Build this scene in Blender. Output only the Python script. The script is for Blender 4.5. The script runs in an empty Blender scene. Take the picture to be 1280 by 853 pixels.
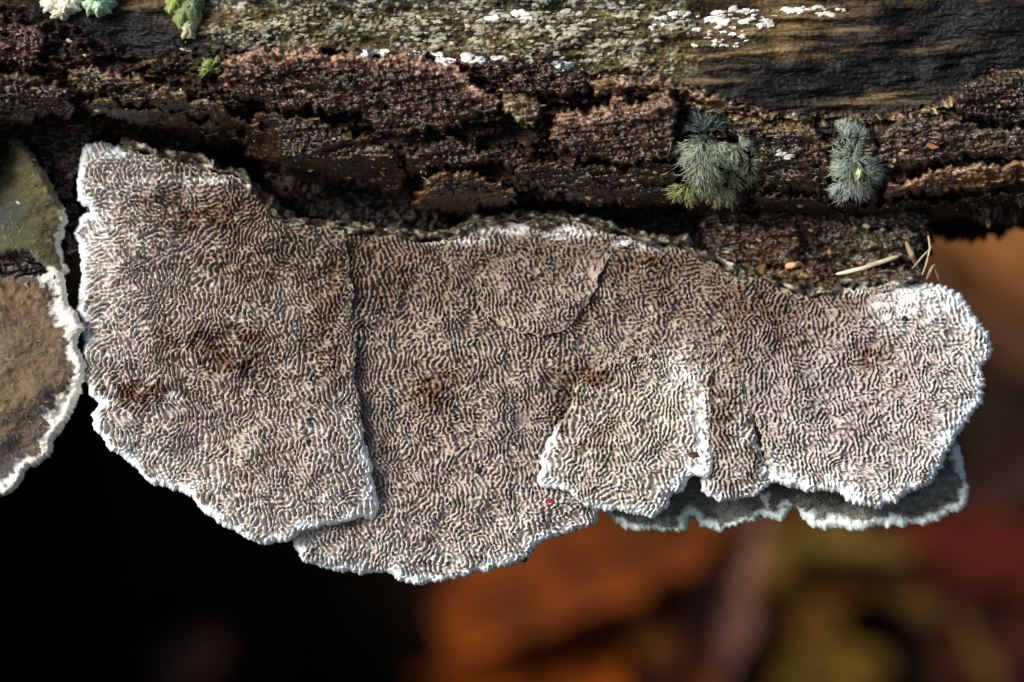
import bpy, math, random
import numpy as np
from mathutils import Vector

# ------------------------------------------------------------------ camera, sky, sun, exposure
sc = bpy.context.scene
PITCH = math.radians(32.0)            # the camera looks down on the log
CP, SP = math.cos(PITCH), math.sin(PITCH)
S = 0.064 / 1280.0                    # metres per photo pixel in the focal plane
D = 0.064 / 36.0 * 100.0              # camera distance for a 100 mm lens (0.178 m)

def to_world(v):
    """picture-aligned frame (x right, y away, z up the picture) -> world"""
    v = np.asarray(v, dtype=np.float64)
    o = np.empty_like(v)
    o[..., 0] = v[..., 0]
    o[..., 1] = v[..., 1] * CP + v[..., 2] * SP
    o[..., 2] = -v[..., 1] * SP + v[..., 2] * CP
    return o

cam_d = bpy.data.cameras.new('camera')
cam = bpy.data.objects.new('camera', cam_d)
sc.collection.objects.link(cam)
sc.camera = cam
cam_d.lens = 100.0; cam_d.sensor_width = 36.0
cam_d.clip_start = 0.005; cam_d.clip_end = 500.0
cam.location = Vector(to_world([0, -D, 0]))
cam.rotation_euler = (math.pi / 2 - PITCH, 0, 0)
cam_d.dof.use_dof = True
cam_d.dof.focus_distance = D - 0.0004
cam_d.dof.aperture_fstop = 25.0

SUN_EL, SUN_AZ = math.radians(40), math.radians(236)   # azimuth clockwise from +Y: behind and left of the camera
world = bpy.data.worlds.new('World'); sc.world = world; world.use_nodes = True
wn = world.node_tree.nodes; wl = world.node_tree.links
sky = wn.new('ShaderNodeTexSky'); sky.sky_type = 'NISHITA'; sky.sun_disc = False
sky.sun_elevation = SUN_EL; sky.sun_rotation = SUN_AZ
sky.dust_density = 3.0; sky.ozone_density = 0.6
wl.new(sky.outputs[0], wn['Background'].inputs[0]); wn['Background'].inputs[1].default_value = 0.07
sun_d = bpy.data.lights.new('sun', 'SUN'); sun = bpy.data.objects.new('sun', sun_d); sc.collection.objects.link(sun)
sun_d.energy = 3.5; sun_d.angle = math.radians(24); sun_d.color = (1.0, 0.965, 0.92)
sdir = Vector((math.sin(SUN_AZ) * math.cos(SUN_EL), math.cos(SUN_AZ) * math.cos(SUN_EL), math.sin(SUN_EL)))
sun.rotation_euler = (-sdir).to_track_quat('-Z', 'Y').to_euler()
sun.location = sdir * 2
sc.view_settings.view_transform = 'Standard'; sc.view_settings.look = 'None'
sc.view_settings.exposure = 0.75; sc.view_settings.gamma = 1.0
sc.render.engine = 'CYCLES'
sc.cycles.use_denoising = True
try:
    sc.cycles.denoiser = 'OPENIMAGEDENOISE'; sc.cycles.denoising_prefilter = 'ACCURATE'
except Exception: pass
sc.cycles.max_bounces = 6; sc.cycles.caustics_reflective = False; sc.cycles.caustics_refractive = False

# ------------------------------------------------------------------ helpers
rng = np.random.default_rng(7)
C = sc.collection
MM = 0.001

def fbm(h, w, lx, ly, octaves, seed, gain=0.55):
    """periodic smooth noise, feature length lx, ly pixels, mean 0, std 1"""
    r = np.random.default_rng(seed)
    fy = np.fft.fftfreq(h)[:, None]; fx = np.fft.rfftfreq(w)[None, :]
    out = np.zeros((h, w))
    for o in range(octaves):
        k = 2.0 ** o
        q = np.sqrt((fx * lx / k) ** 2 + (fy * ly / k) ** 2)
        g = np.exp(-((q - 0.75) / 0.42) ** 2)
        n = np.fft.irfft2(np.fft.rfft2(r.standard_normal((h, w))) * g, s=(h, w))
        out += n / n.std() * gain ** o
    return out / out.std()

def samp(F, x, y):
    h, w = F.shape
    x = np.asarray(x); y = np.asarray(y)
    x0 = np.floor(x).astype(np.int64); y0 = np.floor(y).astype(np.int64)
    fx = x - x0; fy = y - y0
    x0 %= w; y0 %= h
    x1 = (x0 + 1) % w; y1 = (y0 + 1) % h
    return (F[y0, x0] * (1 - fx) + F[y0, x1] * fx) * (1 - fy) + (F[y1, x0] * (1 - fx) + F[y1, x1] * fx) * fy

def sstep(a, b, x):
    t = np.clip((x - a) / (b - a), 0, 1)
    return t * t * (3 - 2 * t)

def unproject(px, py, yb):
    """a photo pixel at depth yb (m beyond the focal plane) in the picture-aligned frame"""
    k = S * (D + yb) / D
    return (px - 640.0) * k, (426.5 - py) * k

def mixc(c, col, a):
    return c * (1 - a[:, None]) + np.asarray(col)[None, :] * a[:, None]

def tint(n, col):
    return np.tile(np.asarray(col, dtype=np.float64), (n, 1))

def make_mesh(name, verts, faces, mat, parent=None, col=None, origin=(0, 0, 0), smooth=True):
    """verts (n,3) world; faces (m,3|4) int array or list of such arrays"""
    v = np.asarray(verts, dtype=np.float64) - np.asarray(origin)[None, :]
    fl = [np.asarray(f) for f in (faces if isinstance(faces, list) else [faces]) if len(f)]
    me = bpy.data.meshes.new(name)
    me.vertices.add(len(v)); me.vertices.foreach_set('co', v.astype(np.float32).ravel())
    loops = np.concatenate([f.ravel() for f in fl])
    tot = np.concatenate([np.full(len(f), f.shape[1]) for f in fl])
    st = np.concatenate([[0], np.cumsum(tot)[:-1]])
    me.loops.add(len(loops)); me.loops.foreach_set('vertex_index', loops.astype(np.int32))
    me.polygons.add(len(tot)); me.polygons.foreach_set('loop_start', st.astype(np.int32))
    me.polygons.foreach_set('loop_total', tot.astype(np.int32))
    me.polygons.foreach_set('use_smooth', np.full(len(tot), smooth))
    if col is not None:
        a = me.color_attributes.new('tint', 'FLOAT_COLOR', 'POINT')
        c4 = np.ones((len(v), 4), dtype=np.float32); c4[:, :3] = np.clip(col, 0, 1)
        a.data.foreach_set('color', c4.ravel())
    me.update(calc_edges=True); me.validate()
    me.materials.append(mat)
    o = bpy.data.objects.new(name, me); C.objects.link(o)
    if parent is not None: o.parent = parent
    else: o.location = Vector(origin)
    return o

def submesh(verts, faces, keep, col):
    """faces kept by mask, vertices compacted"""
    f = faces[keep]
    u, inv = np.unique(f.ravel(), return_inverse=True)
    return verts[u], inv.reshape(f.shape), col[u]

def thing(name, label, cat, loc, group=None):
    o = bpy.data.objects.new(name, None); C.objects.link(o)
    o.empty_display_size = 0.004
    o.location = Vector(loc); o['label'] = label; o['category'] = cat
    if group: o['group'] = group
    return o

def tag(o, label, cat, group=None, kind=None):
    o['label'] = label; o['category'] = cat
    if group: o['group'] = group
    if kind: o['kind'] = kind
    return o

# ------------------------------------------------------------------ materials
def material(name, rough=0.7, spec=0.4, noise=(2500, 0.25), bump=(5000, 0.3, 0.00008), sss=0.0, rough_var=0.0, sheen=0.0, base=None, stretch=1.0):
    m = bpy.data.materials.new(name); m.use_nodes = True
    nt = m.node_tree; n = nt.nodes; l = nt.links
    b = n['Principled BSDF']
    if base is None:
        at = n.new('ShaderNodeAttribute'); at.attribute_name = 'tint'; src = at.outputs['Color']
    else:
        rgb = n.new('ShaderNodeRGB'); rgb.outputs[0].default_value = (*base, 1); src = rgb.outputs[0]
    tc0 = n.new('ShaderNodeTexCoord'); tc = n.new('ShaderNodeMapping'); tc.inputs['Scale'].default_value = (stretch, 1, 1)   # grain runs along x
    l.new(tc0.outputs['Object'], tc.inputs['Vector'])
    nz = n.new('ShaderNodeTexNoise'); nz.inputs['Scale'].default_value = noise[0]; nz.inputs['Detail'].default_value = 4
    l.new(tc.outputs[0], nz.inputs['Vector'])
    mr = n.new('ShaderNodeMapRange'); mr.inputs[1].default_value = 0.25; mr.inputs[2].default_value = 0.75
    mr.inputs[3].default_value = 1 - noise[1]; mr.inputs[4].default_value = 1 + noise[1]
    l.new(nz.outputs['Fac'], mr.inputs[0])
    mx = n.new('ShaderNodeVectorMath'); mx.operation = 'SCALE'
    l.new(src, mx.inputs[0]); l.new(mr.outputs[0], mx.inputs['Scale'])
    l.new(mx.outputs[0], b.inputs['Base Color'])
    nb = n.new('ShaderNodeTexNoise'); nb.inputs['Scale'].default_value = bump[0]; nb.inputs['Detail'].default_value = 5
    l.new(tc.outputs[0], nb.inputs['Vector'])
    bp = n.new('ShaderNodeBump'); bp.inputs['Strength'].default_value = bump[1]; bp.inputs['Distance'].default_value = bump[2]
    l.new(nb.outputs['Fac'], bp.inputs['Height']); l.new(bp.outputs[0], b.inputs['Normal'])
    if rough_var:
        r = n.new('ShaderNodeMapRange'); r.inputs[1].default_value = 0.35; r.inputs[2].default_value = 0.65
        r.inputs[3].default_value = rough - rough_var; r.inputs[4].default_value = rough + rough_var
        l.new(nb.outputs['Fac'], r.inputs[0]); l.new(r.outputs[0], b.inputs['Roughness'])
    else:
        b.inputs['Roughness'].default_value = rough
    b.inputs['Specular IOR Level'].default_value = spec
    if sss:
        b.inputs['Subsurface Weight'].default_value = sss
        b.inputs['Subsurface Radius'].default_value = (1, 0.8, 0.6); b.inputs['Subsurface Scale'].default_value = 0.0001
    if sheen:
        b.inputs['Sheen Weight'].default_value = sheen
    return m

M_PORE = material('pore_tissue', 0.75, 0.25, (1800, 0.10), (9000, 0.25, 0.00004))
M_MARGIN = material('margin_felt', 0.85, 0.2, (4000, 0.08), (14000, 0.5, 0.00005), sheen=0.2)
M_CAP = material('cap_felt', 0.8, 0.25, (3000, 0.25), (8000, 0.7, 0.0001), sheen=0.15)
def speckle(m, scale, lo, hi, c, amount):
    """scatter of specks of another colour over a material's own pigment"""
    nt = m.node_tree; n = nt.nodes; l = nt.links; b = n['Principled BSDF']
    src = b.inputs['Base Color'].links[0].from_socket
    tc = n.new('ShaderNodeTexCoord'); z = n.new('ShaderNodeTexNoise'); z.inputs['Scale'].default_value = scale
    z.inputs['Detail'].default_value = 6; z.inputs['Roughness'].default_value = 0.7
    l.new(tc.outputs['Object'], z.inputs['Vector'])
    r = n.new('ShaderNodeMapRange'); r.inputs[1].default_value = lo; r.inputs[2].default_value = hi; r.inputs[4].default_value = amount
    l.new(z.outputs['Fac'], r.inputs[0])
    x = n.new('ShaderNodeMix'); x.data_type = 'RGBA'; x.inputs['B'].default_value = (*c, 1)
    l.new(r.outputs[0], x.inputs['Factor']); l.new(src, x.inputs['A']); l.new(x.outputs['Result'], b.inputs['Base Color'])
    return m
M_BARK = material('wet_bark', 0.32, 0.5, (5200, 0.75), (7000, 0.5, 0.00014), rough_var=0.16, stretch=0.4)
speckle(M_BARK, 3600, 0.60, 0.70, (0.20, 0.12, 0.055), 0.5)
speckle(M_BARK, 2600, 0.56, 0.68, (0.014, 0.011, 0.009), 0.7)
speckle(M_BARK, 7500, 0.68, 0.74, (0.30, 0.27, 0.23), 0.6)  # pale specks painted on as glints of wet bark
M_WOOD = material('weathered_wood', 0.42, 0.14, (4200, 0.65), (6500, 0.9, 0.00016), rough_var=0.22, stretch=0.13)
speckle(M_WOOD, 4200, 0.63, 0.70, (0.24, 0.18, 0.10), 0.6)
M_LICHEN = material('lichen_thallus', 0.85, 0.2, (3000, 0.2), (7000, 0.6, 0.00008))
M_MOSS = material('moss_strands', 0.55, 0.4, (1500, 0.2), (5000, 0.2, 0.00004))
M_LEAF = material('dead_leaf_tissue', 0.8, 0.08, (120, 0.3), (500, 0.4, 0.0004))
M_SOIL = material('wet_humus', 0.95, 0.05, (60, 0.3), (200, 0.8, 0.002))
M_STRAW = material('dry_straw', 0.6, 0.3, (3000, 0.2), (6000, 0.4, 0.00006))
M_CRUMB = material('dirt_crumbs', 0.7, 0.3, (6000, 0.3), (9000, 0.5, 0.00005))

# shared noise fields in photo pixels
FW, FH = 1536, 1024
N_A = fbm(FH, FW, 46, 30, 5, 11)
N_B = fbm(FH, FW, 16, 11, 4, 12)
N_C = fbm(FH, FW, 170, 16, 5, 13, 0.62)       # streaks along the grain
N_D = fbm(FH, FW, 120, 100, 3, 14)
N_E = fbm(FH, FW, 6, 5, 3, 15, 0.8)
N_G = fbm(FH, FW, 34, 5, 4, 17, 0.7)        # fine fibres
N_F = fbm(FH, FW, 70, 18, 5, 16, 0.5)      # rough bark relief

# ------------------------------------------------------------------ outlines into gridded sheets
def spline(pts, step=1.5):
    """closed Catmull-Rom through pts (x, y, m) -> dense points"""
    p = np.array([(q[0], q[1], q[2] if len(q) > 2 else 1.0) for q in pts], dtype=np.float64)
    out = []
    n = len(p)
    for i in range(n):
        a, b, c, d = p[i - 1], p[i], p[(i + 1) % n], p[(i + 2) % n]
        k = max(2, int(np.hypot(*(c - b)[:2]) / step))
        t = np.linspace(0, 1, k, endpoint=False)[:, None]
        q = 0.5 * (2 * b + (c - a) * t + (2 * a - 5 * b + 4 * c - d) * t ** 2 + (3 * b - a - 3 * c + d) * t ** 3)
        q[:, 2] = (b[2] * (1 - t) + c[2] * t)[:, 0]
        out.append(q)
    return np.concatenate(out)

def smooth_noise(n, wl, r):
    """periodic 1-D noise of n samples with wavelength wl samples"""
    f = np.fft.rfftfreq(n)
    g = np.exp(-((f * wl - 0.8) / 0.5) ** 2)
    v = np.fft.irfft(np.fft.rfft(r.standard_normal(n)) * g, n)
    return v / (v.std() + 1e-9)

def jag(poly, amps, seed):
    r = np.random.default_rng(seed)
    n = len(poly)
    t = np.roll(poly[:, :2], -1, 0) - np.roll(poly[:, :2], 1, 0)
    t /= np.linalg.norm(t, axis=1)[:, None] + 1e-9
    nrm = np.stack([t[:, 1], -t[:, 0]], 1)
    off = sum(a * smooth_noise(n, w, r) for w, a in amps)
    out = poly.copy(); out[:, :2] += nrm * off[:, None]
    return out

def grid_in(poly, step):
    """grid over the polygon: px, py, d (>=0 distance to edge), m (margin flag of nearest edge), s (edge sample), quads"""
    x0, y0 = poly[:, 0].min() - 2 * step, poly[:, 1].min() - 2 * step
    x1, y1 = poly[:, 0].max() + 2 * step, poly[:, 1].max() + 2 * step
    gx = np.arange(x0, x1 + step, step); gy = np.arange(y0, y1 + step, step)
    X, Y = np.meshgrid(gx, gy)
    ax, ay = poly[:, 0], poly[:, 1]; bx, by = np.roll(ax, -1), np.roll(ay, -1)
    inside = np.zeros(X.shape, bool)
    for j, yy in enumerate(gy):
        cr = (ay <= yy) != (by <= yy)
        if cr.any():
            xs = np.sort(ax[cr] + (yy - ay[cr]) / (by[cr] - ay[cr]) * (bx[cr] - ax[cr]))
            inside[j] = np.searchsorted(xs, gx) % 2 == 1
    P = np.stack([X.ravel(), Y.ravel()], 1).astype(np.float32)
    Q = poly[:, :2].astype(np.float32)
    near = np.empty(len(P), np.int64); dist = np.empty(len(P), np.float32)
    q2 = (Q ** 2).sum(1)
    for a in range(0, len(P), 8000):
        p = P[a:a + 8000]
        dd = q2[None] - 2 * p @ Q.T
        k = dd.argmin(1); near[a:a + 8000] = k
        dist[a:a + 8000] = np.hypot(*(p - Q[k]).T)
    ins = inside.ravel()
    pos = P.astype(np.float64)
    pos[~ins] = Q[near[~ins]]
    d = np.where(ins, dist, 0.0).astype(np.float64)
    nx = len(gx); ny = len(gy)
    idx = np.arange(nx * ny).reshape(ny, nx)
    quads = np.stack([idx[:-1, :-1], idx[1:, :-1], idx[1:, 1:], idx[:-1, 1:]], -1).reshape(-1, 4)
    keep = ins[quads].any(1)
    quads = quads[keep]
    u, inv = np.unique(quads.ravel(), return_inverse=True)
    return pos[u, 0], pos[u, 1], d[u], poly[near[u], 2], near[u], inv.reshape(-1, 4)

def rim_dist(poly, px, py):
    """distance in pixels to the free (growing) stretch of the outline"""
    Q = poly[poly[:, 2] > 0.5][::2, :2].astype(np.float32)
    if len(Q) == 0: return np.full(len(px), 999.0)
    P = np.stack([px, py], 1).astype(np.float32); out = np.empty(len(P)); q2 = (Q ** 2).sum(1)
    for a in range(0, len(P), 8000):
        p = P[a:a + 8000]
        out[a:a + 8000] = np.sqrt(np.maximum((q2[None] - 2 * p @ Q.T).min(1) + (p ** 2).sum(1), 0))
    return out

def image_verts(px, py, yb, h):
    x, z = unproject(px, py, yb)
    return to_world(np.stack([x, yb - h, z], 1))

# ------------------------------------------------------------------ the maze of pores
def maze(px0, py0, w, h, ang, seed, lam=5.6, noise=1.0, lic=2.1):
    """labyrinth ridges in [-1,1]; ang(h,w) ridge direction in picture space (y down)"""
    r = np.random.default_rng(seed)
    H = int(2 ** math.ceil(math.log2(h + 8))) if False else h + 16
    W = w + 16
    yy, xx = np.mgrid[0:H, 0:W].astype(np.float64)
    A = ang(xx + px0, yy + py0) + 0.5 * fbm(H, W, 40, 40, 2, seed + 5)
    cx, sx = np.cos(A), np.sin(A)
    fy = np.fft.fftfreq(H)[:, None]; fx = np.fft.rfftfreq(W)[None]
    k = np.sqrt(fx ** 2 + fy ** 2)
    ring = np.exp(-((k - 1 / lam) / (0.38 / lam)) ** 2)
    iso = np.fft.irfft2(np.fft.rfft2(r.standard_normal((H, W))) * ring, s=(H, W)); iso /= iso.std()
    u = r.standard_normal((H, W))
    ts = np.linspace(-lic, lic, 7)
    for it in range(5):
        v = sum(samp(u, xx + t * cx, yy + t * sx) for t in ts) / len(ts)
        v = np.fft.irfft2(np.fft.rfft2(v) * ring, s=(H, W))
        v /= v.std()
        if it < 4: u = np.tanh(1.4 * v) + noise * r.standard_normal((H, W))
    return (v + 0.8 * iso) / 1.28

# tissue stains and scars, some cast shade painted in DARK: x, y, rx, ry, strength
BROWN = [(180, 492, 42, 16, .8), (290, 440, 55, 32, .55), (255, 425, 30, 14, .45), (215, 425, 20, 30, .35), (545, 488, 26, 24, .7), (715, 480, 22, 30, .6),
         (405, 430, 26, 60, .45), (420, 360, 18, 40, .35), (730, 470, 40, 16, .6), (700, 520, 16, 34, .4), (900, 520, 25, 55, .4), (945, 590, 12, 30, .5),
         (260, 270, 60, 22, .5), (210, 255, 40, 16, .35), (1085, 445, 22, 16, .5), (470, 350, 45, 40, .2), (920, 400, 14, 80, .35), (1080, 378, 32, 16, .65),
         (650, 360, 50, 30, .15), (820, 330, 50, 20, .4), (965, 400, 50, 45, .3), (300, 330, 60, 30, .3), (740, 560, 40, 60, .25), (140, 470, 20, 20, .3)]
DARK = [(305, 455, 9, 16, .8), (295, 400, 8, 8, .6), (650, 525, 11, 20, .7), (635, 552, 16, 14, .45), (875, 470, 8, 16, .6), (1015, 500, 10, 22, .4), (1000, 470, 14, 40, .2),
        (480, 560, 10, 60, .3), (452, 400, 6, 60, .5), (950, 450, 20, 70, .2), (707, 500, 7, 20, .6)]  # narrow strip right of the left bracket paints its cast shade
WHITE = [(1125, 380, 40, 24, .42), (1180, 390, 30, 30, .3), (873, 530, 9, 40, .85), (850, 465, 30, 20, .45), (870, 580, 12, 22, .9), (640, 285, 60, 8, .7),
         (710, 290, 50, 8, .6), (560, 300, 40, 5, .6), (810, 303, 30, 8, .8), (1060, 362, 30, 8, .5), (255, 225, 40, 6, .5), (125, 196, 24, 14, .4), (110, 268, 14, 8, .7),
         (218, 497, 7, 6, .9), (845, 606, 14, 8, .9), (130, 290, 18, 14, .5)]
SMOOTH = [(1125, 378, 38, 20, .9), (873, 530, 7, 40, .8), (868, 585, 12, 18, 1), (640, 283, 70, 7, .8), (805, 302, 28, 8, 1), (650, 525, 9, 16, .8), (740, 335, 8, 22, .8), (640, 290, 8, 3, 1)]

def blobs(lst, px, py, jitter=0.45):
    out = np.zeros_like(px)
    n = samp(N_B, px + 31, py + 57) * jitter + samp(N_A, px, py + 200) * 0.25
    for x, y, rx, ry, a in lst:
        q = ((px - x) / rx) ** 2 + ((py - y) / ry) ** 2
        k = q < 5
        if k.any():
            out[k] = np.maximum(out[k], np.clip(1.5 * a * np.exp(-q[k] * 0.9) * (0.9 + n[k]), 0, 1))
    return out

def base_depth(px, py):
    t = np.clip((py - 300) / 400.0, -0.35, 1.1)
    return (4.6 * np.clip(1 - t, 0, 2) ** 1.4 - 0.6) * MM

def bracket(name, label, pts, layer, ang, seed, root, thick=1.5, margin_w=8.0, ridge=0.58, curl=0.45, lam=5.6, attach=None, tone=(0.355, 0.298, 0.252), age_shade=None, fringe=1.0, group='overlapping bracket fungi on the log'):
    """one cap of the fungus: pore surface, pale growing margin, felted back, root tissue"""
    poly = spline(pts, 1.2)
    mfl = poly[:, 2]
    jg = jag(poly, [(60, 1.6), (20, 0.9), (7, 0.5 * fringe), (3.5, 0.28 * fringe)], seed)
    px, py, d, m, s, quads = grid_in(jg, 0.87)
    x0, y0 = int(px.min()) - 4, int(py.min()) - 4
    w, h = int(px.max() - x0) + 6, int(py.max() - y0) + 6
    u = maze(x0, y0, w, h, ang, seed + 100, lam)
    uv = samp(u, px - x0 + 1.0 * samp(N_A, px + seed * 5, py) + 2.2 * samp(N_D, px + seed * 15, py), py - y0 + 1.0 * samp(N_A, px, py + seed * 5 + 333) + 2.2 * samp(N_D, px + 500, py + seed * 25))
    e = 7.0
    hm = 0.55 * thick * MM * (0.12 + 0.88 * m) * (1 - np.sqrt(np.clip(1 - (1 - np.minimum(d / e, 1)) ** 2, 0, 1)))
    dm = rim_dist(jg, px, py)
    cu = curl * MM * np.clip(1 - dm / 55.0, 0, 1) ** 2
    und = (0.22 * samp(N_D, px + seed * 37, py + seed * 11) + 0.06 * samp(N_A, px + seed * 7, py + seed * 19)) * MM
    yb = base_depth(px, py) + layer(px, py) * MM + hm + cu + und
    # ridge relief
    mw = 0.72 * margin_w * np.clip(1 + 0.42 * samp(N_A, px * 1.3 + 9, py * 1.3), 0.35, 2)
    edge = np.where(m > 0.5, sstep(mw * 0.4, mw * 1.2, d), sstep(0.2, 3, d))
    sm = 1 - blobs(SMOOTH, px, py)
    hgt = np.clip(0.58 + 0.48 * uv, 0, 1)
    hgt = hgt * hgt * (3 - 2 * hgt) * 0.6 + 0.4 * np.clip(0.40 + 0.30 * uv, 0, 1)
    amp = ridge * (1 + 0.22 * samp(N_B, px + seed, py + 77)) * edge * (0.15 + 0.85 * sm)
    # radial fibres on the margin
    ns = len(jg); r1 = np.random.default_rng(seed + 9)
    fib = smooth_noise(ns, 3.0, r1) * 0.5 + smooth_noise(ns, 7.0, r1) * 0.7
    relief = amp * hgt + (1 - edge) * 0.022 * fib[s] * np.minimum(d / 2.0, 1) + (1 - edge) * ridge * 0.45 + 0.02 * samp(N_E, px + seed * 3, py)
    ver = image_verts(px, py, yb, relief * MM)
    # pigment, with shade painted in near the log and beside the left bracket
    n = len(px)
    col = tint(n, tone)
    col *= (1 + 0.07 * samp(N_A, px + 300, py + seed) + 0.05 * samp(N_E, px, py + 90))[:, None]
    if age_shade is not None:
        col = mixc(col, (0.17, 0.128, 0.094), np.clip(age_shade(px, py) * (1 + 0.35 * samp(N_A, px, py)), 0, 0.85))  # older brown tissue, with the shade below the log painted in
    br = blobs(BROWN, px, py)
    col = mixc(col, (0.13, 0.072, 0.034), np.clip(br * 1.25, 0, 0.95))
    col = mixc(col, (0.03, 0.022, 0.02), blobs(DARK, px, py) * 0.85)
    col = mixc(col, (0.76, 0.75, 0.72), blobs(WHITE, px, py))
    young = np.exp(-dm / 60.0) * (1 + 0.3 * samp(N_A, px + 40, py + 10))
    col = mixc(col, (0.70, 0.69, 0.665), np.clip(young, 0, 1) * 0.58 * (1 - br))
    wm = 1 - sstep(mw * 0.8, mw * 2.0, dm)
    col = mixc(col, (0.76, 0.81, 0.82), wm * 0.95)
    wm2 = 1 - sstep(0.0, 2.5, dm)
    col = mixc(col, (0.56, 0.64, 0.62), wm2 * 0.6)
    att = np.where(m <= 0.5, 1 - sstep(0, 9 + 3 * samp(N_B, px, py), d), 0)
    col = mixc(col, (0.30, 0.25, 0.17), np.clip(att, 0, 1) * 0.55)
    # groups
    org = to_world([*unproject(root[0], root[1], 5 * MM)][:1] + [5 * MM] + [*unproject(root[0], root[1], 5 * MM)][1:])
    t = thing(name, label, 'fungus', org, group)
    is_m = ((d < mw) & (m > 0.5))[quads].mean(1) > 0.5
    v, f, c = submesh(ver, quads, ~is_m, col)
    o = make_mesh('pore_surface', v, f, M_PORE, t, c, org); o['kind'] = 'stuff'
    # felted back of the cap
    bx, byy, bd, bm, bs, bq = grid_in(jg[::2] if len(jg) > 400 else jg, 4.0)
    rb = np.sqrt(np.clip(1 - (1 - np.minimum(bd / e, 1)) ** 2, 0, 1))
    cub = curl * MM * np.clip(1 - rim_dist(jg, bx, byy) / 55.0, 0, 1) ** 2
    undb = (0.22 * samp(N_D, bx + seed * 37, byy + seed * 11) + 0.06 * samp(N_A, bx + seed * 7, byy + seed * 19)) * MM
    yb2 = base_depth(bx, byy) + layer(bx, byy) * MM + cub + undb
    yb2 = yb2 + (0.55 + 0.45 * rb) * thick * MM - 0.02 * MM
    vb = image_verts(bx, byy, yb2, 0.03 * MM * samp(N_E, bx, byy))
    cb = tint(len(bx), (0.20, 0.16, 0.11)); cb *= (1 + 0.25 * samp(N_A, bx, byy))[:, None]
    cb = mixc(cb, (0.7, 0.7, 0.66), np.where(bm > 0.5, 1 - sstep(4, 14, bd), 0))
    cap = make_mesh('cap_top', vb, bq[:, ::-1], M_CAP, t, cb, org)
    if is_m.any():
        v, f, c = submesh(ver, quads, is_m, col)
        make_mesh('growing_margin', v, f, M_MARGIN, cap, c, org)
    if attach:
        root_tissue(t, attach, seed, org, layer)
    return t

def lumpy_ribbon(pts, r_fn, seed, rough=0.35, seg=28, ysq=1.0):
    """closed, lumpy tube along a polyline in the picture-aligned frame; pts (n,3) metres"""
    p = np.asarray(pts); n = len(p)
    r = np.random.default_rng(seed)
    t = np.gradient(p, axis=0); t /= np.linalg.norm(t, axis=1)[:, None]
    a = np.tile(np.array([0.0, 1.0, 0.0]), (n, 1)); a -= (a * t).sum(1)[:, None] * t
    a /= np.linalg.norm(a, axis=1)[:, None]; b = np.cross(t, a)
    th = np.linspace(0, 2 * np.pi, seg, endpoint=False)
    F = fbm(seg * 4, max(n, 8) * 2, 14, 7, 4, seed)
    jj, ii = np.meshgrid(np.arange(seg), np.arange(n))
    rad = np.array([r_fn(k / (n - 1)) for k in range(n)])[:, None] * (1 + rough * F[jj, ii])
    rad[0] *= 0.1; rad[-1] *= 0.1
    v = p[:, None] + rad[..., None] * (np.cos(th)[None, :, None] * a[:, None] * ysq + np.sin(th)[None, :, None] * b[:, None])
    idx = np.arange(n * seg).reshape(n, seg)
    q = np.stack([idx[:-1], np.roll(idx[:-1], -1, 1), np.roll(idx[1:], -1, 1), idx[1:]], -1).reshape(-1, 4)
    return v.reshape(-1, 3), q

def path3(pts, k):
    """(px, py, depth mm) way-points -> k points in picture-aligned metres"""
    p = np.array(pts, float); seg = np.r_[0, np.cumsum(np.hypot(*np.diff(p[:, :2], axis=0).T))]
    u = np.linspace(0, seg[-1], k)
    q = np.stack([np.interp(u, seg, p[:, i]) for i in range(3)], 1)
    x, z = unproject(q[:, 0], q[:, 1], q[:, 2] * MM)
    return np.stack([x, q[:, 2] * MM, z], 1)

def root_tissue(t, pts, seed, org, layer):
    """dark crusty tissue that ties the upper edge of a cap to the log"""
    q = [(x, y - 3, (base_depth(np.array([x]), np.array([y]))[0] / MM + layer(np.array([float(x)]), np.array([float(y)]))[0] + 1.5)) for x, y in pts]
    ln = sum(math.hypot(q[i + 1][0] - q[i][0], q[i + 1][1] - q[i][1]) for i in range(len(q) - 1))
    k = max(24, int(ln / 2.2))
    P = path3(q, k)
    v, f = lumpy_ribbon(P, lambda u: 0.42 * MM, seed, 0.30, 30, 4.5)
    n = len(v)
    ii = np.arange(n)
    nz = fbm(64, 512, 9, 9, 3, seed)[(ii % 30) * 2 % 64, (ii // 30) % 512]
    col = tint(n, (0.075, 0.058, 0.038)); col = mixc(col, (0.20, 0.185, 0.11), np.clip(nz * 0.6 + 0.1, 0, 0.85)); col = mixc(col, (0.46, 0.46, 0.40), np.clip(nz - 0.9, 0, 0.85))
    make_mesh('attachment_base', to_world(v), f, M_BARK, t, col, org)

def const_ang(deg):
    return lambda x, y: np.full_like(x, math.radians(deg))

def radial(cx, cy, mixdeg=None, w=0.0):
    def f(x, y):
        a = np.arctan2(y - cy, x - cx)
        if mixdeg is not None:
            b = math.radians(mixdeg)
            c = np.cos(2 * a) * (1 - w) + math.cos(2 * b) * w; s_ = np.sin(2 * a) * (1 - w) + math.sin(2 * b) * w
            a = 0.5 * np.arctan2(s_, c)
        return a
    return f

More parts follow.
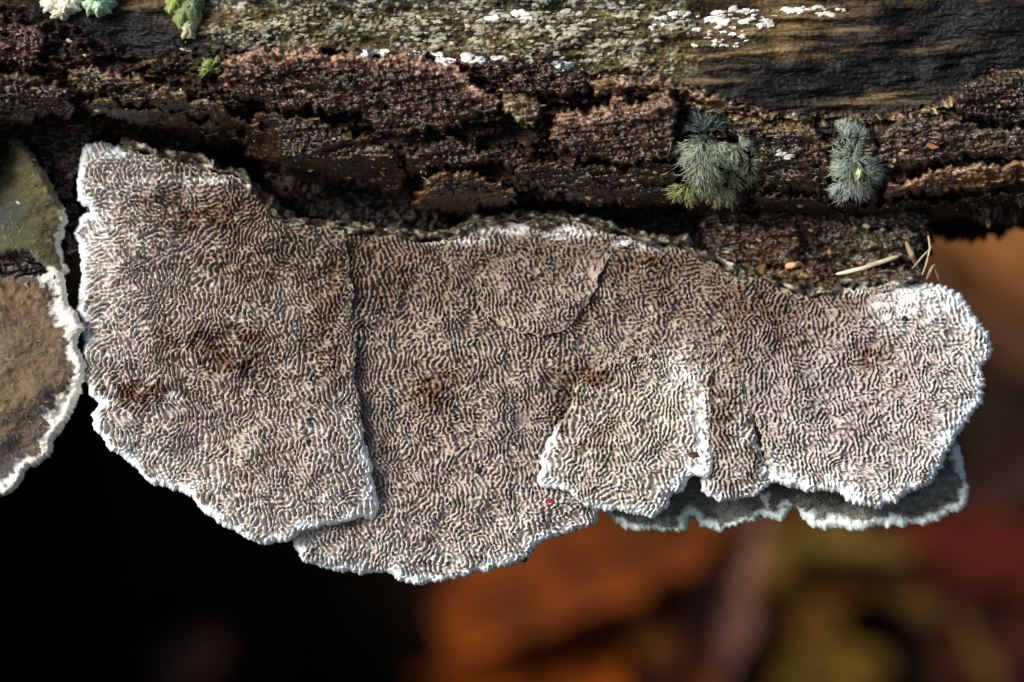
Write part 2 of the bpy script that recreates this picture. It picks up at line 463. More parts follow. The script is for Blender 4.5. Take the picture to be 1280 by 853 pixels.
# ------------------------------------------------------------------ ground
def build_ground():
    def axis(fine, lim, nf, nc):
        a = np.linspace(-fine, fine, nf)
        g = fine * (lim / fine) ** (np.linspace(0, 1, nc + 1)[1:])
        return np.concatenate([-g[::-1], a, g])
    xs = axis(0.5, 60, 160, 40); ys = axis(0.7, 60, 200, 40)
    X, Y = np.meshgrid(xs, ys)
    x, y = X.ravel(), Y.ravel()
    z = -0.27 + 0.006 * samp(N_A, x * 400, y * 400) + 0.004 * samp(N_B, x * 500, y * 500)
    far = sstep(0.6, 6, np.hypot(x, y)); z = z + far * 0.25 * samp(N_D, x * 8, y * 8)
    for sx in (-1, 1):                                      # banks that carry the ends of the log
        z += 0.273 * np.exp(-(((x - sx * 0.43) / 0.10) ** 2 + ((y - 0.03) / 0.14) ** 2))
    # added pit that blacks out the background, for deep shade under the log
    q = np.maximum(np.abs((x + 0.106) / 0.11), np.abs((y - 0.38) / 0.30)) 
    z -= 0.42 * (1 - sstep(0.72, 1.05, q + 0.05 * samp(N_A, x * 500, y * 500)))
    idx = np.arange(len(x)).reshape(X.shape)
    f = np.stack([idx[:-1, :-1], idx[:-1, 1:], idx[1:, 1:], idx[1:, :-1]], -1).reshape(-1, 4)
    col = tint(len(x), (0.010, 0.007, 0.004)); col *= (1 + 0.3 * samp(N_B, x * 900, y * 900))[:, None]
    o = make_mesh('ground', np.stack([x, y, z], 1), f, M_SOIL, None, col)
    o['kind'] = 'structure'; o['label'] = 'dark wet forest soil with an added pit that stands in for deep shade under the log'
    return o
build_ground()

# ------------------------------------------------------------------ the log
YC, SD, SH, SQ = 16.5 * MM, 18.5 * MM, 12.6 * MM, 2.9      # a slightly squared section
def log_zc(px):
    p = np.interp(px, [-200, 0, 300, 520, 700, 900, 1130, 1200, 1400], [36, 36, 38, 42, 44, 40, 34, 26, 20])
    return (426.5 - p) * S
def dent(px, py):
    """hollows in the lower face where the fungus sits, in mm inward"""
    a = 5.5 * (1 - sstep(300, 370, px)) * sstep(120, 190, py) * sstep(-40, 60, px)
    b = 3.0 * sstep(300, 350, px) * (1 - sstep(500, 540, px)) * sstep(195, 225, py)
    c = 2.0 * sstep(500, 560, px) * (1 - sstep(1180, 1230, px)) * sstep(235, 275, py)
    return a + b + c
def log_depth(px, py):
    z = (426.5 - py) * S
    q = np.abs(np.clip((z - log_zc(px)) / SH, -0.985, 0.985))
    return YC - SD * (1 - q ** SQ) ** (1 / SQ) + dent(px, py) * MM
WOOD_X = [-300, 0, 60, 130, 180, 260, 300, 420, 560, 640, 730, 800, 860, 920, 980, 1060, 1150, 1195, 1240, 1300, 1500]
WOOD_Y = [5, 5, 20, 60, 70, 58, 60, 60, 66, 72, 88, 100, 108, 130, 146, 150, 142, 118, 95, 88, 85]

def build_log():
    org = to_world([0, 15 * MM, 10 * MM])
    t = thing('fallen_log', 'dark rotting log with flaking bark above the pale bracket fungi', 'log', org)
    vis = np.arange(-70, 1350, 1.75)
    offl = -70 - np.geomspace(2, 8200, 46); offr = 1350 + np.geomspace(2, 8200, 46)
    cols = np.concatenate([offl[::-1], vis, offr])
    # round the section by arc length: 0 faces the camera, negative towards the underside
    tt = np.linspace(math.radians(-170), math.radians(190), 6001)
    cy_, sy_ = -SD * np.sign(np.cos(tt)) * np.abs(np.cos(tt)) ** (2 / SQ), SH * np.sign(np.sin(tt)) * np.abs(np.sin(tt)) ** (2 / SQ)
    al = np.r_[0, np.cumsum(np.hypot(np.diff(cy_), np.diff(sy_)))] / S
    al -= np.interp(0.0, tt, al)
    sv = np.concatenate([np.arange(-360, 90, 1.6), np.linspace(90, al[-1], 60)[1:], np.linspace(al[0], -360, 30)[1:-1]])
    sv = np.sort(sv)
    PX, AR = np.meshgrid(cols, sv)
    SY, SZ = np.interp(AR, al, cy_), np.interp(AR, al, sy_)
    zc = log_zc(np.clip(PX, -200, 1400))
    xw = (PX - 640) * S * 1.03
    y = YC + SY; z = zc + SZ
    k = D / (D + y)
    px = 640 + xw / S * k; py = 426.5 - z / S * k            # where this point of the log is seen
    arc = AR
    wy = np.interp(px, WOOD_X, WOOD_Y)
    wood = sstep(4, -4, py - wy - 3 * samp(N_B, px, arc)) * (SY < 0.3 * SD)
    front = sstep(0.1, -0.2, SY / SD)
    rough = 0.55 * samp(N_F, px, arc) + 0.22 * samp(N_B, px, arc) + 0.06 * samp(N_E, px, arc) + 0.14 * samp(N_G, px, arc + 0.12 * px)
    crack = samp(N_F, px * 0.7 + 400, arc * 0.9 + 333)
    rough -= 0.9 * np.exp(-(crack / 0.10) ** 2)
    grain = 0.06 * samp(N_C, px, arc) + 0.10 * samp(N_F, px + 99, arc) + 0.03 * samp(N_E, px, arc)
    big = 0.3 * samp(N_D, px * 0.6, arc * 0.6)
    disp = big + (1 - wood) * (0.75 * rough - 0.35) + wood * (grain - 0.75)
    disp = disp - dent(px, py) * front * 0.98
    gy = np.sign(SY) * (np.abs(SY) / SD) ** (SQ - 1) / SD; gz = np.sign(SZ) * (np.abs(SZ) / SH) ** (SQ - 1) / SH
    nrm = np.stack([np.zeros_like(SY), gy, gz], -1); nrm /= np.linalg.norm(nrm, axis=-1)[..., None] + 1e-12
    v = np.stack([xw, y, z], -1) + nrm * (disp * MM)[..., None]
    v = v.reshape(-1, 3); pxf, pyf, ar, wd = px.ravel(), py.ravel(), arc.ravel(), wood.ravel()
    n = len(v)
    # pigment: umber bark, ochre fibre, weathered wood, black water stain, lichen wash
    nb, na, nc, ne, nf = (samp(F, pxf, ar) for F in (N_B, N_A, N_C, N_E, N_F))
    col = tint(n, (0.030, 0.020, 0.014))
    col = mixc(col, (0.075, 0.035, 0.018), np.clip(na * 0.5 + 0.2, 0, 0.8))
    col = mixc(col, (0.26, 0.15, 0.06), np.clip(ne * 0.7 + nb * 0.5 - 1.1, 0, 0.8))
    col = mixc(col, (0.020, 0.022, 0.03), np.clip(-nb * 0.5 + samp(N_A, pxf + 700, ar) * 0.4 - 0.2, 0, 0.7))
    fib = ((pxf > 60) & (pxf < 330) & (pyf > 75) & (pyf < 190)) * 1.0
    col = mixc(col, (0.30, 0.20, 0.09), np.clip(nc * 0.8 + ne * 0.3 - 0.7, 0, 0.8) * fib)
    w = tint(n, (0.14, 0.088, 0.034))
    w = mixc(w, (0.34, 0.24, 0.11), np.clip(nc * 0.6 + ne * 0.3 - 0.1, 0, 0.85))
    w = mixc(w, (0.020, 0.014, 0.008), np.clip(-nc * 0.7 + 0.05 + 0.35 * na, 0, 0.95))
    st = np.zeros(n)
    for x, yv, rx, ry, a in [(1060, 115, 220, 38, 1.0), (1215, 60, 170, 60, 1.0), (930, 120, 90, 22, .6), (1000, 95, 150, 14, .5), (1180, 100, 150, 35, .9), (80, 45, 130, 40, .9), (180, 65, 90, 25, .8), (560, 2, 330, 9, .75), (300, 50, 60, 14, .5)]:
        q = ((pxf - x) / rx) ** 2 + ((pyf - yv) / ry) ** 2
        st = np.maximum(st, a * np.exp(-q ** 1.5))
    w = mixc(w, (0.010, 0.010, 0.012), np.clip(st * 2.4 * (1.0 + 0.18 * nc + 0.1 * na), 0, 0.98))
    lz = sstep(230, 300, pxf) * (1 - sstep(800, 900, pxf)) * sstep(-30, 5, pyf - 6) * (1 - sstep(-6, 26, pyf - wy.ravel() + 12))
    w = mixc(w, (0.14, 0.15, 0.04), np.clip(lz * (0.25 + 0.6 * nb), 0, 0.7))
    w = mixc(w, (0.62, 0.58, 0.46), np.clip(lz * (ne * 0.9 + nb * 0.5 + na * 0.6 - 0.55), 0, 0.9))
    w = mixc(w, (0.018, 0.017, 0.012), np.clip(lz * (-ne * 0.6 - nb * 0.5 + 0.15 - 0.3 * na), 0, 0.9))
    for x, yv, rx, ry in [(1140, 56, 55, 6), (1120, 125, 80, 8), (1020, 40, 60, 6), (860, 100, 60, 5)]:
        q = ((pxf - x) / rx) ** 2 + ((pyf - yv + 0.05 * (pxf - x)) / ry) ** 2
        w = mixc(w, (0.28, 0.20, 0.09), np.clip(np.exp(-q) * (0.75 + 0.5 * nc), 0, 0.9))
    col = col * 0.55 * (1 - wd[:, None]) + w * 0.55 * wd[:, None]
    rim = np.exp(-((pyf - wy.ravel() - 6) / 7) ** 2) * sstep(560, 640, pxf)
    col = mixc(col, (0.36, 0.27, 0.15), np.clip(rim * (ne * 0.7 + nb * 0.4 + 0.15), 0, 0.85))
    idx = np.arange(n).reshape(PX.shape)
    idx2 = np.concatenate([idx, idx[:1]], 0)
    f = np.stack([idx2[:-1, :-1], idx2[:-1, 1:], idx2[1:, 1:], idx2[1:, :-1]], -1).reshape(-1, 4)
    make_mesh('wood', to_world(v), f, M_WOOD, t, col, org)
    caps = []
    for e, rev in ((0, False), (-1, True)):
        ring = v.reshape(*PX.shape, 3)[:, e]
        cv = np.concatenate([ring, ring.mean(0, keepdims=True)])
        k = len(ring); a = np.arange(k); b = (a + 1) % k
        tri = np.stack([a, b, np.full(k, k)], 1)
        make_mesh('sawn_end', to_world(cv), tri[:, ::-1] if rev else tri, M_WOOD, t, tint(k + 1, (0.2, 0.14, 0.08)), org)
    return t, org
LOG, LOG_ORG = build_log()

# bark plates: outline, lift (mm), thickness, colour, edge colour, edge side
UMBER, RUST, GREY, BLACK, TAN = (0.030, 0.019, 0.013), (0.050, 0.025, 0.014), (0.085, 0.068, 0.055), (0.018, 0.014, 0.012), (0.27, 0.19, 0.11)
PINK = (0.42, 0.26, 0.18)
PLATES = [
    ([(283, 70), (310, 64), (340, 60), (385, 60), (420, 66), (470, 67), (520, 68), (552, 76), (575, 88), (600, 104), (624, 126), (618, 140), (596, 150), (560, 162), (520, 168), (480, 168), (465, 158), (440, 143), (400, 140), (360, 140), (320, 128), (290, 122), (280, 100)], 1.1, 2.2, RUST, PINK, 14),
    ([(308, 146), (345, 140), (395, 148), (430, 160), (460, 172), (492, 186), (506, 215), (500, 244), (462, 236), (400, 220), (350, 214), (322, 204), (306, 178)], 0.7, 2.4, UMBER, (0.13, 0.08, 0.045), 8),
    ([(530, 226), (560, 216), (606, 217), (636, 232), (648, 250), (612, 260), (564, 266), (526, 262), (518, 246)], 1.6, 3.2, (0.06, 0.04, 0.028), (0.24, 0.13, 0.06), 7),
    ([(688, 152), (702, 138), (730, 140), (756, 127), (776, 120), (790, 126), (820, 117), (840, 118), (850, 140), (842, 165), (840, 196), (800, 203), (756, 205), (716, 195), (692, 176)], 1.2, 2.6, (0.060, 0.036, 0.026), (0.34, 0.22, 0.15), 17),
    ([(560, 73), (600, 70), (650, 70), (700, 78), (728, 92), (734, 110), (700, 122), (660, 118), (634, 122), (606, 100), (580, 84)], 0.5, 1.8, (0.045, 0.018, 0.015), (0.07, 0.03, 0.025), 5),
    ([(655, 207), (700, 200), (760, 207), (836, 202), (848, 232), (830, 260), (776, 262), (716, 252), (676, 242), (650, 226)], 0.9, 2.8, UMBER, (0.12, 0.07, 0.04), 6),
    ([(88, 84), (140, 90), (200, 106), (252, 122), (306, 150), (326, 166), (296, 164), (240, 146), (180, 132), (112, 120), (86, 104)], 0.5, 1.6, (0.06, 0.045, 0.026), TAN, 7),
    ([(104, 124), (180, 134), (252, 148), (300, 166), (322, 184), (280, 180), (206, 162), (130, 146)], 0.2, 1.6, (0.05, 0.036, 0.022), TAN, 5),
    ([(1196, 108), (1240, 98), (1310, 90), (1310, 148), (1240, 154), (1204, 142)], 1.0, 2.4, (0.03, 0.014, 0.014), GREY, 14),
    ([(1096, 164), (1130, 154), (1180, 146), (1240, 158), (1310, 156), (1310, 192), (1200, 200), (1136, 212), (1102, 204)], 0.8, 2.2, (0.075, 0.060, 0.048), (0.16, 0.13, 0.10), 9),
    ([(1108, 232), (1150, 218), (1200, 206), (1256, 203), (1310, 198), (1310, 230), (1220, 238), (1150, 245), (1114, 246)], 1.3, 2.0, (0.31, 0.215, 0.125), (0.36, 0.26, 0.16), 8),
    ([(852, 122), (900, 136), (960, 152), (1022, 164), (1040, 192), (1032, 232), (985, 240), (950, 222), (930, 180), (896, 152), (864, 142)], 0.5, 1.8, (0.055, 0.042, 0.030), (0.30, 0.21, 0.11), 9),
    ([(940, 248), (985, 242), (1040, 254), (1110, 250), (1160, 252), (1220, 244), (1310, 238), (1310, 258), (1220, 266), (1166, 276), (1080, 272), (1000, 270), (946, 266)], 1.2, 2.6, (0.035, 0.028, 0.026), (0.09, 0.07, 0.05), 6),
    ([(-40, 22), (20, 26), (48, 40), (60, 62), (46, 84), (10, 82), (-40, 80)], 0.6, 1.8, (0.06, 0.026, 0.018), (0.16, 0.10, 0.07), 8),
    ([(-40, 96), (36, 93), (78, 106), (92, 128), (86, 146), (50, 150), (-40, 154)], 0.9, 2.2, (0.038, 0.026, 0.030), (0.12, 0.075, 0.04), 7),
    ([(736, 100), (790, 96), (850, 104), (905, 124), (944, 142), (905, 142), (850, 118), (800, 114), (756, 118)], 0.7, 1.5, (0.17, 0.125, 0.07), (0.36, 0.28, 0.17), 7),
    ([(508, 190), (556, 176), (612, 184), (660, 196), (690, 206), (656, 214), (604, 208), (552, 210), (514, 220)], 0.5, 2.0, (0.034, 0.026, 0.024), (0.13, 0.09, 0.06), 6),
    ([(628, 122), (650, 116), (674, 122), (678, 140), (662, 154), (640, 150), (628, 140)], 0.5, 1.2, (0.40, 0.39, 0.29), (0.20, 0.09, 0.03), 5),
    ([(850, 236), (880, 232), (940, 246), (944, 268), (900, 276), (860, 268), (842, 256)], 0.6, 2.2, BLACK, UMBER, 6),
    ([(1044, 170), (1090, 168), (1104, 190), (1108, 222), (1080, 240), (1044, 236), (1036, 200)], 0.3, 1.6, (0.06, 0.044, 0.032), (0.14, 0.10, 0.06), 7),
]
def plate(poly_pts, lift, thick, colr, edge_col, edge_w, seed, name='bark_plate', mat=None, parent=None, org=None, depth=None, jagamp=1.35):
    jg = jag(spline([(x, y, 1.0) for x, y in poly_pts], 1.6), [(34, 1.6 * jagamp), (11, 1.3 * jagamp), (5, 0.8 * jagamp)], seed)
    px, py, d, m, s, q = grid_in(jg, 1.35)
    dp = depth or log_depth
    e = 5.0
    rt = np.random.default_rng(seed); cx_, cy2 = px.mean(), py.mean()
    tilt = (rt.uniform(-1, 1) * (px - cx_) / (np.ptp(px) + 1) + rt.uniform(-1.1, 0.5) * (py - cy2) / (np.ptp(py) + 1)) * 0.9 * MM
    roll = np.sqrt(np.clip(1 - (1 - np.minimum(d / e, 1)) ** 2, 0, 1))
    ox, oy = seed * 53, seed * 29
    rel = 0.17 * samp(N_F, px + ox, py + oy) + 0.07 * samp(N_B, px + ox, py + oy) + 0.05 * samp(N_E, px + ox, py + oy) + 0.065 * samp(N_G, px + ox, py + oy + 0.12 * px)
    cr = samp(N_A, px * 0.9 + oy, py * 1.3 + ox)
    rel -= 0.35 * np.exp(-(cr / 0.08) ** 2)
    yb = dp(px, py) + tilt - (lift + (0.45 if depth is None else 0)) * MM + 0.75 * thick * MM * (1 - roll)
    v = image_verts(px, py, yb, rel * MM * np.minimum(d / 3, 1))
    n = len(px)
    nb, ne, na, nf = samp(N_B, px + ox, py), samp(N_E, px + ox, py), samp(N_A, px, py + oy), samp(N_F, px + ox, py + oy)
    col = tint(n, colr) * (1 + 0.28 * na + 0.2 * nb)[:, None].clip(0.3, 2)
    col = mixc(col, np.asarray(colr) * 0.35, np.clip(-nf * 0.4, 0, 0.7))
    col = mixc(col, (0.30, 0.17, 0.07), np.clip(ne * 0.8 + nb * 0.5 - 1.45, 0, 0.75))
    col = mixc(col, (0.05, 0.04, 0.03), np.clip(samp(N_A, px + 555, py + oy) * 0.5 - 0.25, 0, 0.5))
    ng = samp(N_G, px + ox, py + oy + 0.12 * px)
    col = mixc(col, (0.20, 0.125, 0.06), np.clip(ng * 0.5 + ne * 0.25 - 0.75, 0, 0.8))
    col = mixc(col, np.asarray(colr) * 0.25, np.clip(-ng * 0.5 - 0.1, 0, 0.8))
    col = col * np.array([0.56, 0.44, 0.34])[None]
    ky = jg[s, 1] ; up = sstep(-0.2, 0.6, (py - ky) / (d + 1.5))       # nearest edge lies above: corky rim, with the highlight from above painted in
    ed = (1 - sstep(edge_w * 0.5, edge_w * 1.2, d + 2.5 * nb)) * up
    col = mixc(col, np.asarray(edge_col) * np.array([0.82, 0.78, 0.72]), np.clip(ed * (0.75 + 0.45 * ne), 0, 0.95))
    o = make_mesh(name, v, q, mat or M_BARK, parent or LOG, col, LOG_ORG if org is None else org)
    return o
for i, (pts, lift, th_, c1, c2, ew) in enumerate(PLATES):
    plate(pts, lift, th_, c1, c2, ew, 300 + i)

# ------------------------------------------------------------------ the bracket fungi
GA, GB = 0.0, 1.0
def top(x, y): return (x, y, GA)
L_PTS = [(106, 186), (122, 181), (146, 182), top(176, 190), top(205, 199), top(240, 206), top(275, 216), top(305, 228), top(330, 252), top(352, 276), top(385, 284), top(430, 288),
         top(434, 315), (437, 345, .0), (440, 385, .0), (440, 425, .0), (446, 465, 0), (449, 505, 0), (454, 542, .2), (463, 572), (466, 600), (472, 620), (474, 636), (466, 647), (430, 652), (400, 660), (371, 671), (345, 679), (318, 675), (300, 668), (270, 651),
         (245, 626), (224, 616), (200, 608), (165, 582), (140, 560), (124, 542), (115, 522), (121, 506), (112, 488), (105, 467), (104, 440), (103, 413), (98, 386), (102, 356), (98, 322), (96, 292), (104, 272), (113, 264), (98, 250), (95, 225), (101, 204)]
def lay_L(px, py):
    q = np.minimum(3.3 - base_depth(px, py) / MM, 0)
    return q + 0.05 - 1.5 * sstep(400, 640, py) * sstep(180, 440, px) - 0.7 * sstep(560, 300, px)
bracket('bracket_fungus', 'broad pale bracket fungus left of the others, brown stained pores, white lobed rim', L_PTS, lay_L, radial(340, 250, 62, 0.45), 21, (300, 235), thick=1.6, margin_w=9,
        attach=[(150, 184), (205, 199), (250, 208), (300, 227), (330, 252), (352, 277), (388, 286)],
        age_shade=lambda x, y: 0.8 * (1 - sstep(0, 120, (y - 200) - 0.42 * (x - 200))) * sstep(150, 240, x) + 0.25 * sstep(330, 430, x) * (1 - sstep(560, 640, y)))

C_PTS = [top(380, 290), top(430, 289), top(470, 293), top(520, 300), top(560, 302), top(596, 290), top(640, 284), top(700, 284), top(752, 290), top(780, 300), top(812, 305), top(846, 308), top(872, 320), top(900, 336), top(926, 348),
         top(935, 400), top(932, 450), (938, 500, 0), (944, 545, 0), (930, 580, 0), (880, 592, 0), (830, 605, 0), (790, 620, 0), (750, 640), (742, 652), (715, 666), (682, 677), (662, 697), (640, 704), (618, 711), (590, 720), (552, 725), (526, 731), (500, 725), (486, 715), (450, 718), (415, 711), (384, 704), (371, 688), (366, 665, 0), (390, 620, 0), (400, 540, 0), (396, 440, 0), (380, 350, 0)]
bracket('bracket_fungus', 'wide central bracket fungus with scalloped white lower rim, tucked behind its neighbours', C_PTS, lambda x, y: 0.25 * np.ones_like(x), radial(470, 130, 70, 0.3), 22, (640, 285), thick=1.7, margin_w=8,
        attach=[(385, 288), (430, 288), (480, 294), (530, 301), (562, 300), (600, 288), (650, 281), (705, 282), (755, 289), (800, 303), (850, 309), (880, 324), (925, 346)],
        age_shade=lambda x, y: 1.1 * (1 - sstep(0, 150, y - 290)) + 0.22 * (1 - sstep(420, 620, y)))
T_PTS = [top(560, 303), top(590, 287), top(640, 277), top(700, 278), top(748, 285), top(771, 300), (764, 322, 0), (748, 345, 0), (738, 372, 0), (722, 398, 0), (700, 412, 0), (672, 420, 0), (645, 414, 0), (618, 400, 0), (598, 382, 0), (578, 350, 0), (556, 322, 0)]
bracket('bracket_fungus', 'small rounded fungus lobe fused to the log-side edge of the wide central bracket', T_PTS, lambda x, y: 0.0 - 0.65 * sstep(310, 410, y), const_ang(64), 23, (660, 280), thick=0.8, ridge=0.52, curl=0.0, fringe=0.6,
        attach=[(566, 299), (592, 285), (642, 275), (702, 277), (746, 283), (768, 296)],
        age_shade=lambda x, y: 0.85 * (1 - sstep(0, 110, y - 275)) + 0.2)
M_PTS = [top(872, 440), top(905, 425), (925, 470, 0), (938, 520, 0), (952, 560), (959, 584), (958, 608), (943, 622), (914, 628), (897, 623), (880, 612), (874, 580, 0), (876, 520, 0)]
bracket('bracket_fungus', 'narrow brownish fungus lobe with rounded white tip between two larger brackets', M_PTS, lambda x, y: -0.05 - 0.8 * sstep(430, 600, y), const_ang(80), 24, (895, 440), thick=1.1, margin_w=6,
        age_shade=lambda x, y: 0.25 + 0 * x)
F_PTS = [top(716, 486), top(744, 461), top(792, 446), top(850, 438), top(884, 446), top(892, 480), (888, 530, 0), (889, 574), (885, 598), (868, 597), (857, 609), (838, 621), (834, 635), (812, 646), (781, 641), (750, 637), (720, 624), (706, 615), (682, 610), (674, 594), (683, 556), (698, 530, .2), (712, 508, 0)]
bracket('bracket_fungus', 'small cream bracket flap lying over the lower rim of the central fungus', F_PTS, lambda x, y: 0.1 - 1.75 * sstep(440, 620, y), radial(800, 330, 95, 0.4), 25, (810, 450), thick=1.3, margin_w=7,
        tone=(0.43, 0.38, 0.315))
R_PTS = [top(916, 350), top(950, 349), top(986, 365), top(1033, 371), top(1056, 361), top(1101, 356), top(1142, 355), (1166, 352), (1190, 363), (1207, 379), (1218, 393), (1234, 420), (1241, 440), (1228, 463), (1229, 484), (1224, 505), (1210, 528), (1196, 546), (1182, 571), (1160, 605), (1138, 616), (1110, 632), (1080, 631), (1040, 618), (1000, 612), (966, 603), (960, 584, .4), (948, 545, 0), (932, 500, 0), (920, 450, 0), (914, 400, 0)]
bracket('bracket_fungus', 'rounded pinkish grey bracket fungus with broad fuzzy white rim right of the others', R_PTS, lambda x, y: 0.12 - 1.5 * sstep(400, 620, y) - 0.5 * sstep(1000, 1150, x), radial(960, 260, 72, 0.35), 26, (1010, 360), thick=1.6, margin_w=12, fringe=1.6,
        attach=[(918, 348), (952, 349), (988, 364), (1033, 371), (1058, 361), (1100, 355), (1150, 353)],
        tone=(0.37, 0.318, 0.29), age_shade=lambda x, y: 0.75 * (1 - sstep(0, 90, y - 362)) * (1 - sstep(1080, 1130, x)) + 0.2 * (1 - sstep(940, 1060, x)))

# felted caps seen from their upper side
def felt_cap(name, label, pts, depth_fn, seed, felt, felt2, rim, rim_w, root, thick=1.4, hairs=0, hair_col=(0.2, 0.2, 0.17), group=None, zone=None, step=1.6, lump=0.0):
    jg = jag(spline(pts, 1.4), [(40, 1.5), (14, 0.9), (5, 0.5), (3, .3)], seed)
    px, py, d, m, s, q = grid_in(jg, step)
    e = 10.0
    roll = np.sqrt(np.clip(1 - (1 - np.minimum(d / e, 1)) ** 2, 0, 1))
    yb = depth_fn(px, py) * MM + 0.55 * thick * MM * (1 - roll) + 0.2 * MM * samp(N_D, px + seed * 9, py)
    ns = len(jg); r1 = np.random.default_rng(seed)
    fib = smooth_noise(ns, 3.2, r1) * .5 + smooth_noise(ns, 8.0, r1) * .8
    rimv = smooth_noise(ns, 60, r1); rimv2 = smooth_noise(ns, 22, r1)
    rw = rim_w * (1 + 0.22 * rimv[s] + 0.2 * rimv2[s] + 0.12 * samp(N_B, px, py))
    dm = rim_dist(jg, px, py)
    inr = 1 - sstep(rw * 0.6, rw * 1.25, dm)
    rel = 0.015 * samp(N_E, px, py + seed) + 0.03 * samp(N_B, px + seed, py) + inr * (0.10 + 0.03 * fib[s] + lump * samp(N_B, px * 0.8, py * 0.8 + 99))
    v = image_verts(px, py, yb, rel * MM)
    n = len(px)
    na, nb, ne = samp(N_A, px + seed, py), samp(N_B, px, py + seed), samp(N_E, px, py)
    col = tint(n, felt) * (1 + 0.18 * nb + 0.12 * ne)[:, None].clip(.4, 2)
    col = mixc(col, felt2, np.clip(0.35 + 0.4 * na, 0, .9))
    if zone is not None:
        for (zx, zy, rx, ry, zc, za) in zone:
            col = mixc(col, zc, np.clip(za * np.exp(-(((px - zx) / rx) ** 2 + ((py - zy) / ry) ** 2)) * (1 + .4 * nb), 0, 1))
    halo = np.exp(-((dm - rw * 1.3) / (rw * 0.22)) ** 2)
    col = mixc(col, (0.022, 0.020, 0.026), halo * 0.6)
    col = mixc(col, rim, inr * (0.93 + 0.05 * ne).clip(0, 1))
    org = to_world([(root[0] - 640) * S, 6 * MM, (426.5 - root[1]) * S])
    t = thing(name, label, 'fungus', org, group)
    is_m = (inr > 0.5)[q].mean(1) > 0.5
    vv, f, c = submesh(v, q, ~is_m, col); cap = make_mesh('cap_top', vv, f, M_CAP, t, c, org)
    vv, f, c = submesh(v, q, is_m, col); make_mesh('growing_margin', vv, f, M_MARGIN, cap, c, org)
    bx, by, bd, bm, bs, bq = grid_in(jg, 4.5)
    rb = np.sqrt(np.clip(1 - (1 - np.minimum(bd / e, 1)) ** 2, 0, 1))
    yb2 = depth_fn(bx, by) * MM + (0.55 + 0.45 * rb) * thick * MM + 0.2 * MM * samp(N_D, bx + seed * 9, by)
    make_mesh('pore_surface', image_verts(bx, by, yb2, 0 * bx), bq[:, ::-1], M_CAP, t, tint(len(bx), (0.4, 0.35, 0.3)), org)
    if hairs:
        r = np.random.default_rng(seed + 4)
        ok = np.where((inr < .3) & (d > 4))[0]
        k = r.choice(ok, min(hairs, len(ok)), replace=False)
        base = v[k]; g = np.stack([px[k], py[k]], 1) - jg[s[k], :2]; g /= np.linalg.norm(g, axis=1)[:, None] + 1e-6
        a = -g + 0.5 * r.standard_normal(g.shape)
        dr = to_world(np.stack([a[:, 0], -0.5 + 0.3 * r.standard_normal(len(k)), -a[:, 1]], 1))
        hv, hf = blades(base, dr, r.uniform(.25, .75, len(k)) * MM, 0.022 * MM, r)
        hc = np.repeat(tint(len(k), hair_col) * r.uniform(.5, 1.6, (len(k), 1)), 7, 0)
        o = make_mesh('felt_hair', hv, hf, M_CAP, cap, hc, org); o['kind'] = 'stuff'
    return t

def blades(base, direc, length, width, r, bend=0.35):
    """tapered three-sided hairs: 7 vertices each"""
    n = len(base)
    dr = direc / (np.linalg.norm(direc, axis=1)[:, None] + 1e-9)
    ref = r.standard_normal((n, 3)); a = np.cross(dr, ref); a /= np.linalg.norm(a, axis=1)[:, None]; b = np.cross(dr, a)
    length = np.broadcast_to(length, (n,)); width = np.broadcast_to(width, (n,))
    mid = base + dr * length[:, None] * 0.5
    d2 = dr + bend * r.standard_normal((n, 3)); d2 /= np.linalg.norm(d2, axis=1)[:, None]
    tip = mid + d2 * length[:, None] * 0.5
    v = np.empty((n, 7, 3))
    for k in range(3):
        o = (math.cos(k * 2.0944) * a + math.sin(k * 2.0944) * b) * width[:, None]
        v[:, k] = base + o; v[:, 3 + k] = mid + o * 0.8
    v[:, 6] = tip
    i = np.arange(n)[:, None] * 7
    q = np.concatenate([i + np.array([[k, (k + 1) % 3, 3 + (k + 1) % 3, 3 + k]]) for k in range(3)])
    t = np.concatenate([i + np.array([[3 + k, 3 + (k + 1) % 3, 6]]) for k in range(3)])
    return v.reshape(-1, 3), [q, t]

REAR_A = [(752, 618, 0), (790, 580, 0), (860, 570, 0), (940, 570, 0), (985, 600, 0), (990, 632, .6), (974, 650), (952, 646), (942, 653), (915, 658), (888, 661), (872, 656), (863, 648), (856, 662), (834, 664), (810, 665), (780, 658), (760, 646)]
felt_cap('bracket_fungus', 'dark felted bracket with thin greenish white rim hidden behind the cream flap', REAR_A, lambda x, y: 3.3 - 1.2 * sstep(580, 660, y), 31, (0.15, 0.16, 0.145), (0.11, 0.115, 0.10), (0.60, 0.70, 0.63), 9, (870, 580), hairs=900, group='overlapping bracket fungi on the log')
REAR_B = [(950, 610, 0), (980, 575, 0), (1080, 560, 0), (1160, 540, 0), (1193, 545, 0), (1204, 585), (1210, 610), (1205, 634), (1186, 648), (1150, 656), (1114, 659), (1066, 661), (1037, 664), (1012, 655), (998, 642), (984, 634), (962, 634)]
felt_cap('bracket_fungus', 'grey brown felted bracket with thick pale rim peeping out under the rounded pinkish one', REAR_B, lambda x, y: 3.0 - 1.4 * sstep(570, 660, y), 32, (0.17, 0.17, 0.15), (0.10, 0.095, 0.08), (0.64, 0.72, 0.68), 12, (1080, 560), hairs=1600, group='overlapping bracket fungi on the log',
         zone=[(1185, 580, 30, 40, (0.17, 0.20, 0.17), .8), (1030, 630, 60, 20, (0.02, 0.018, 0.016), .7)])
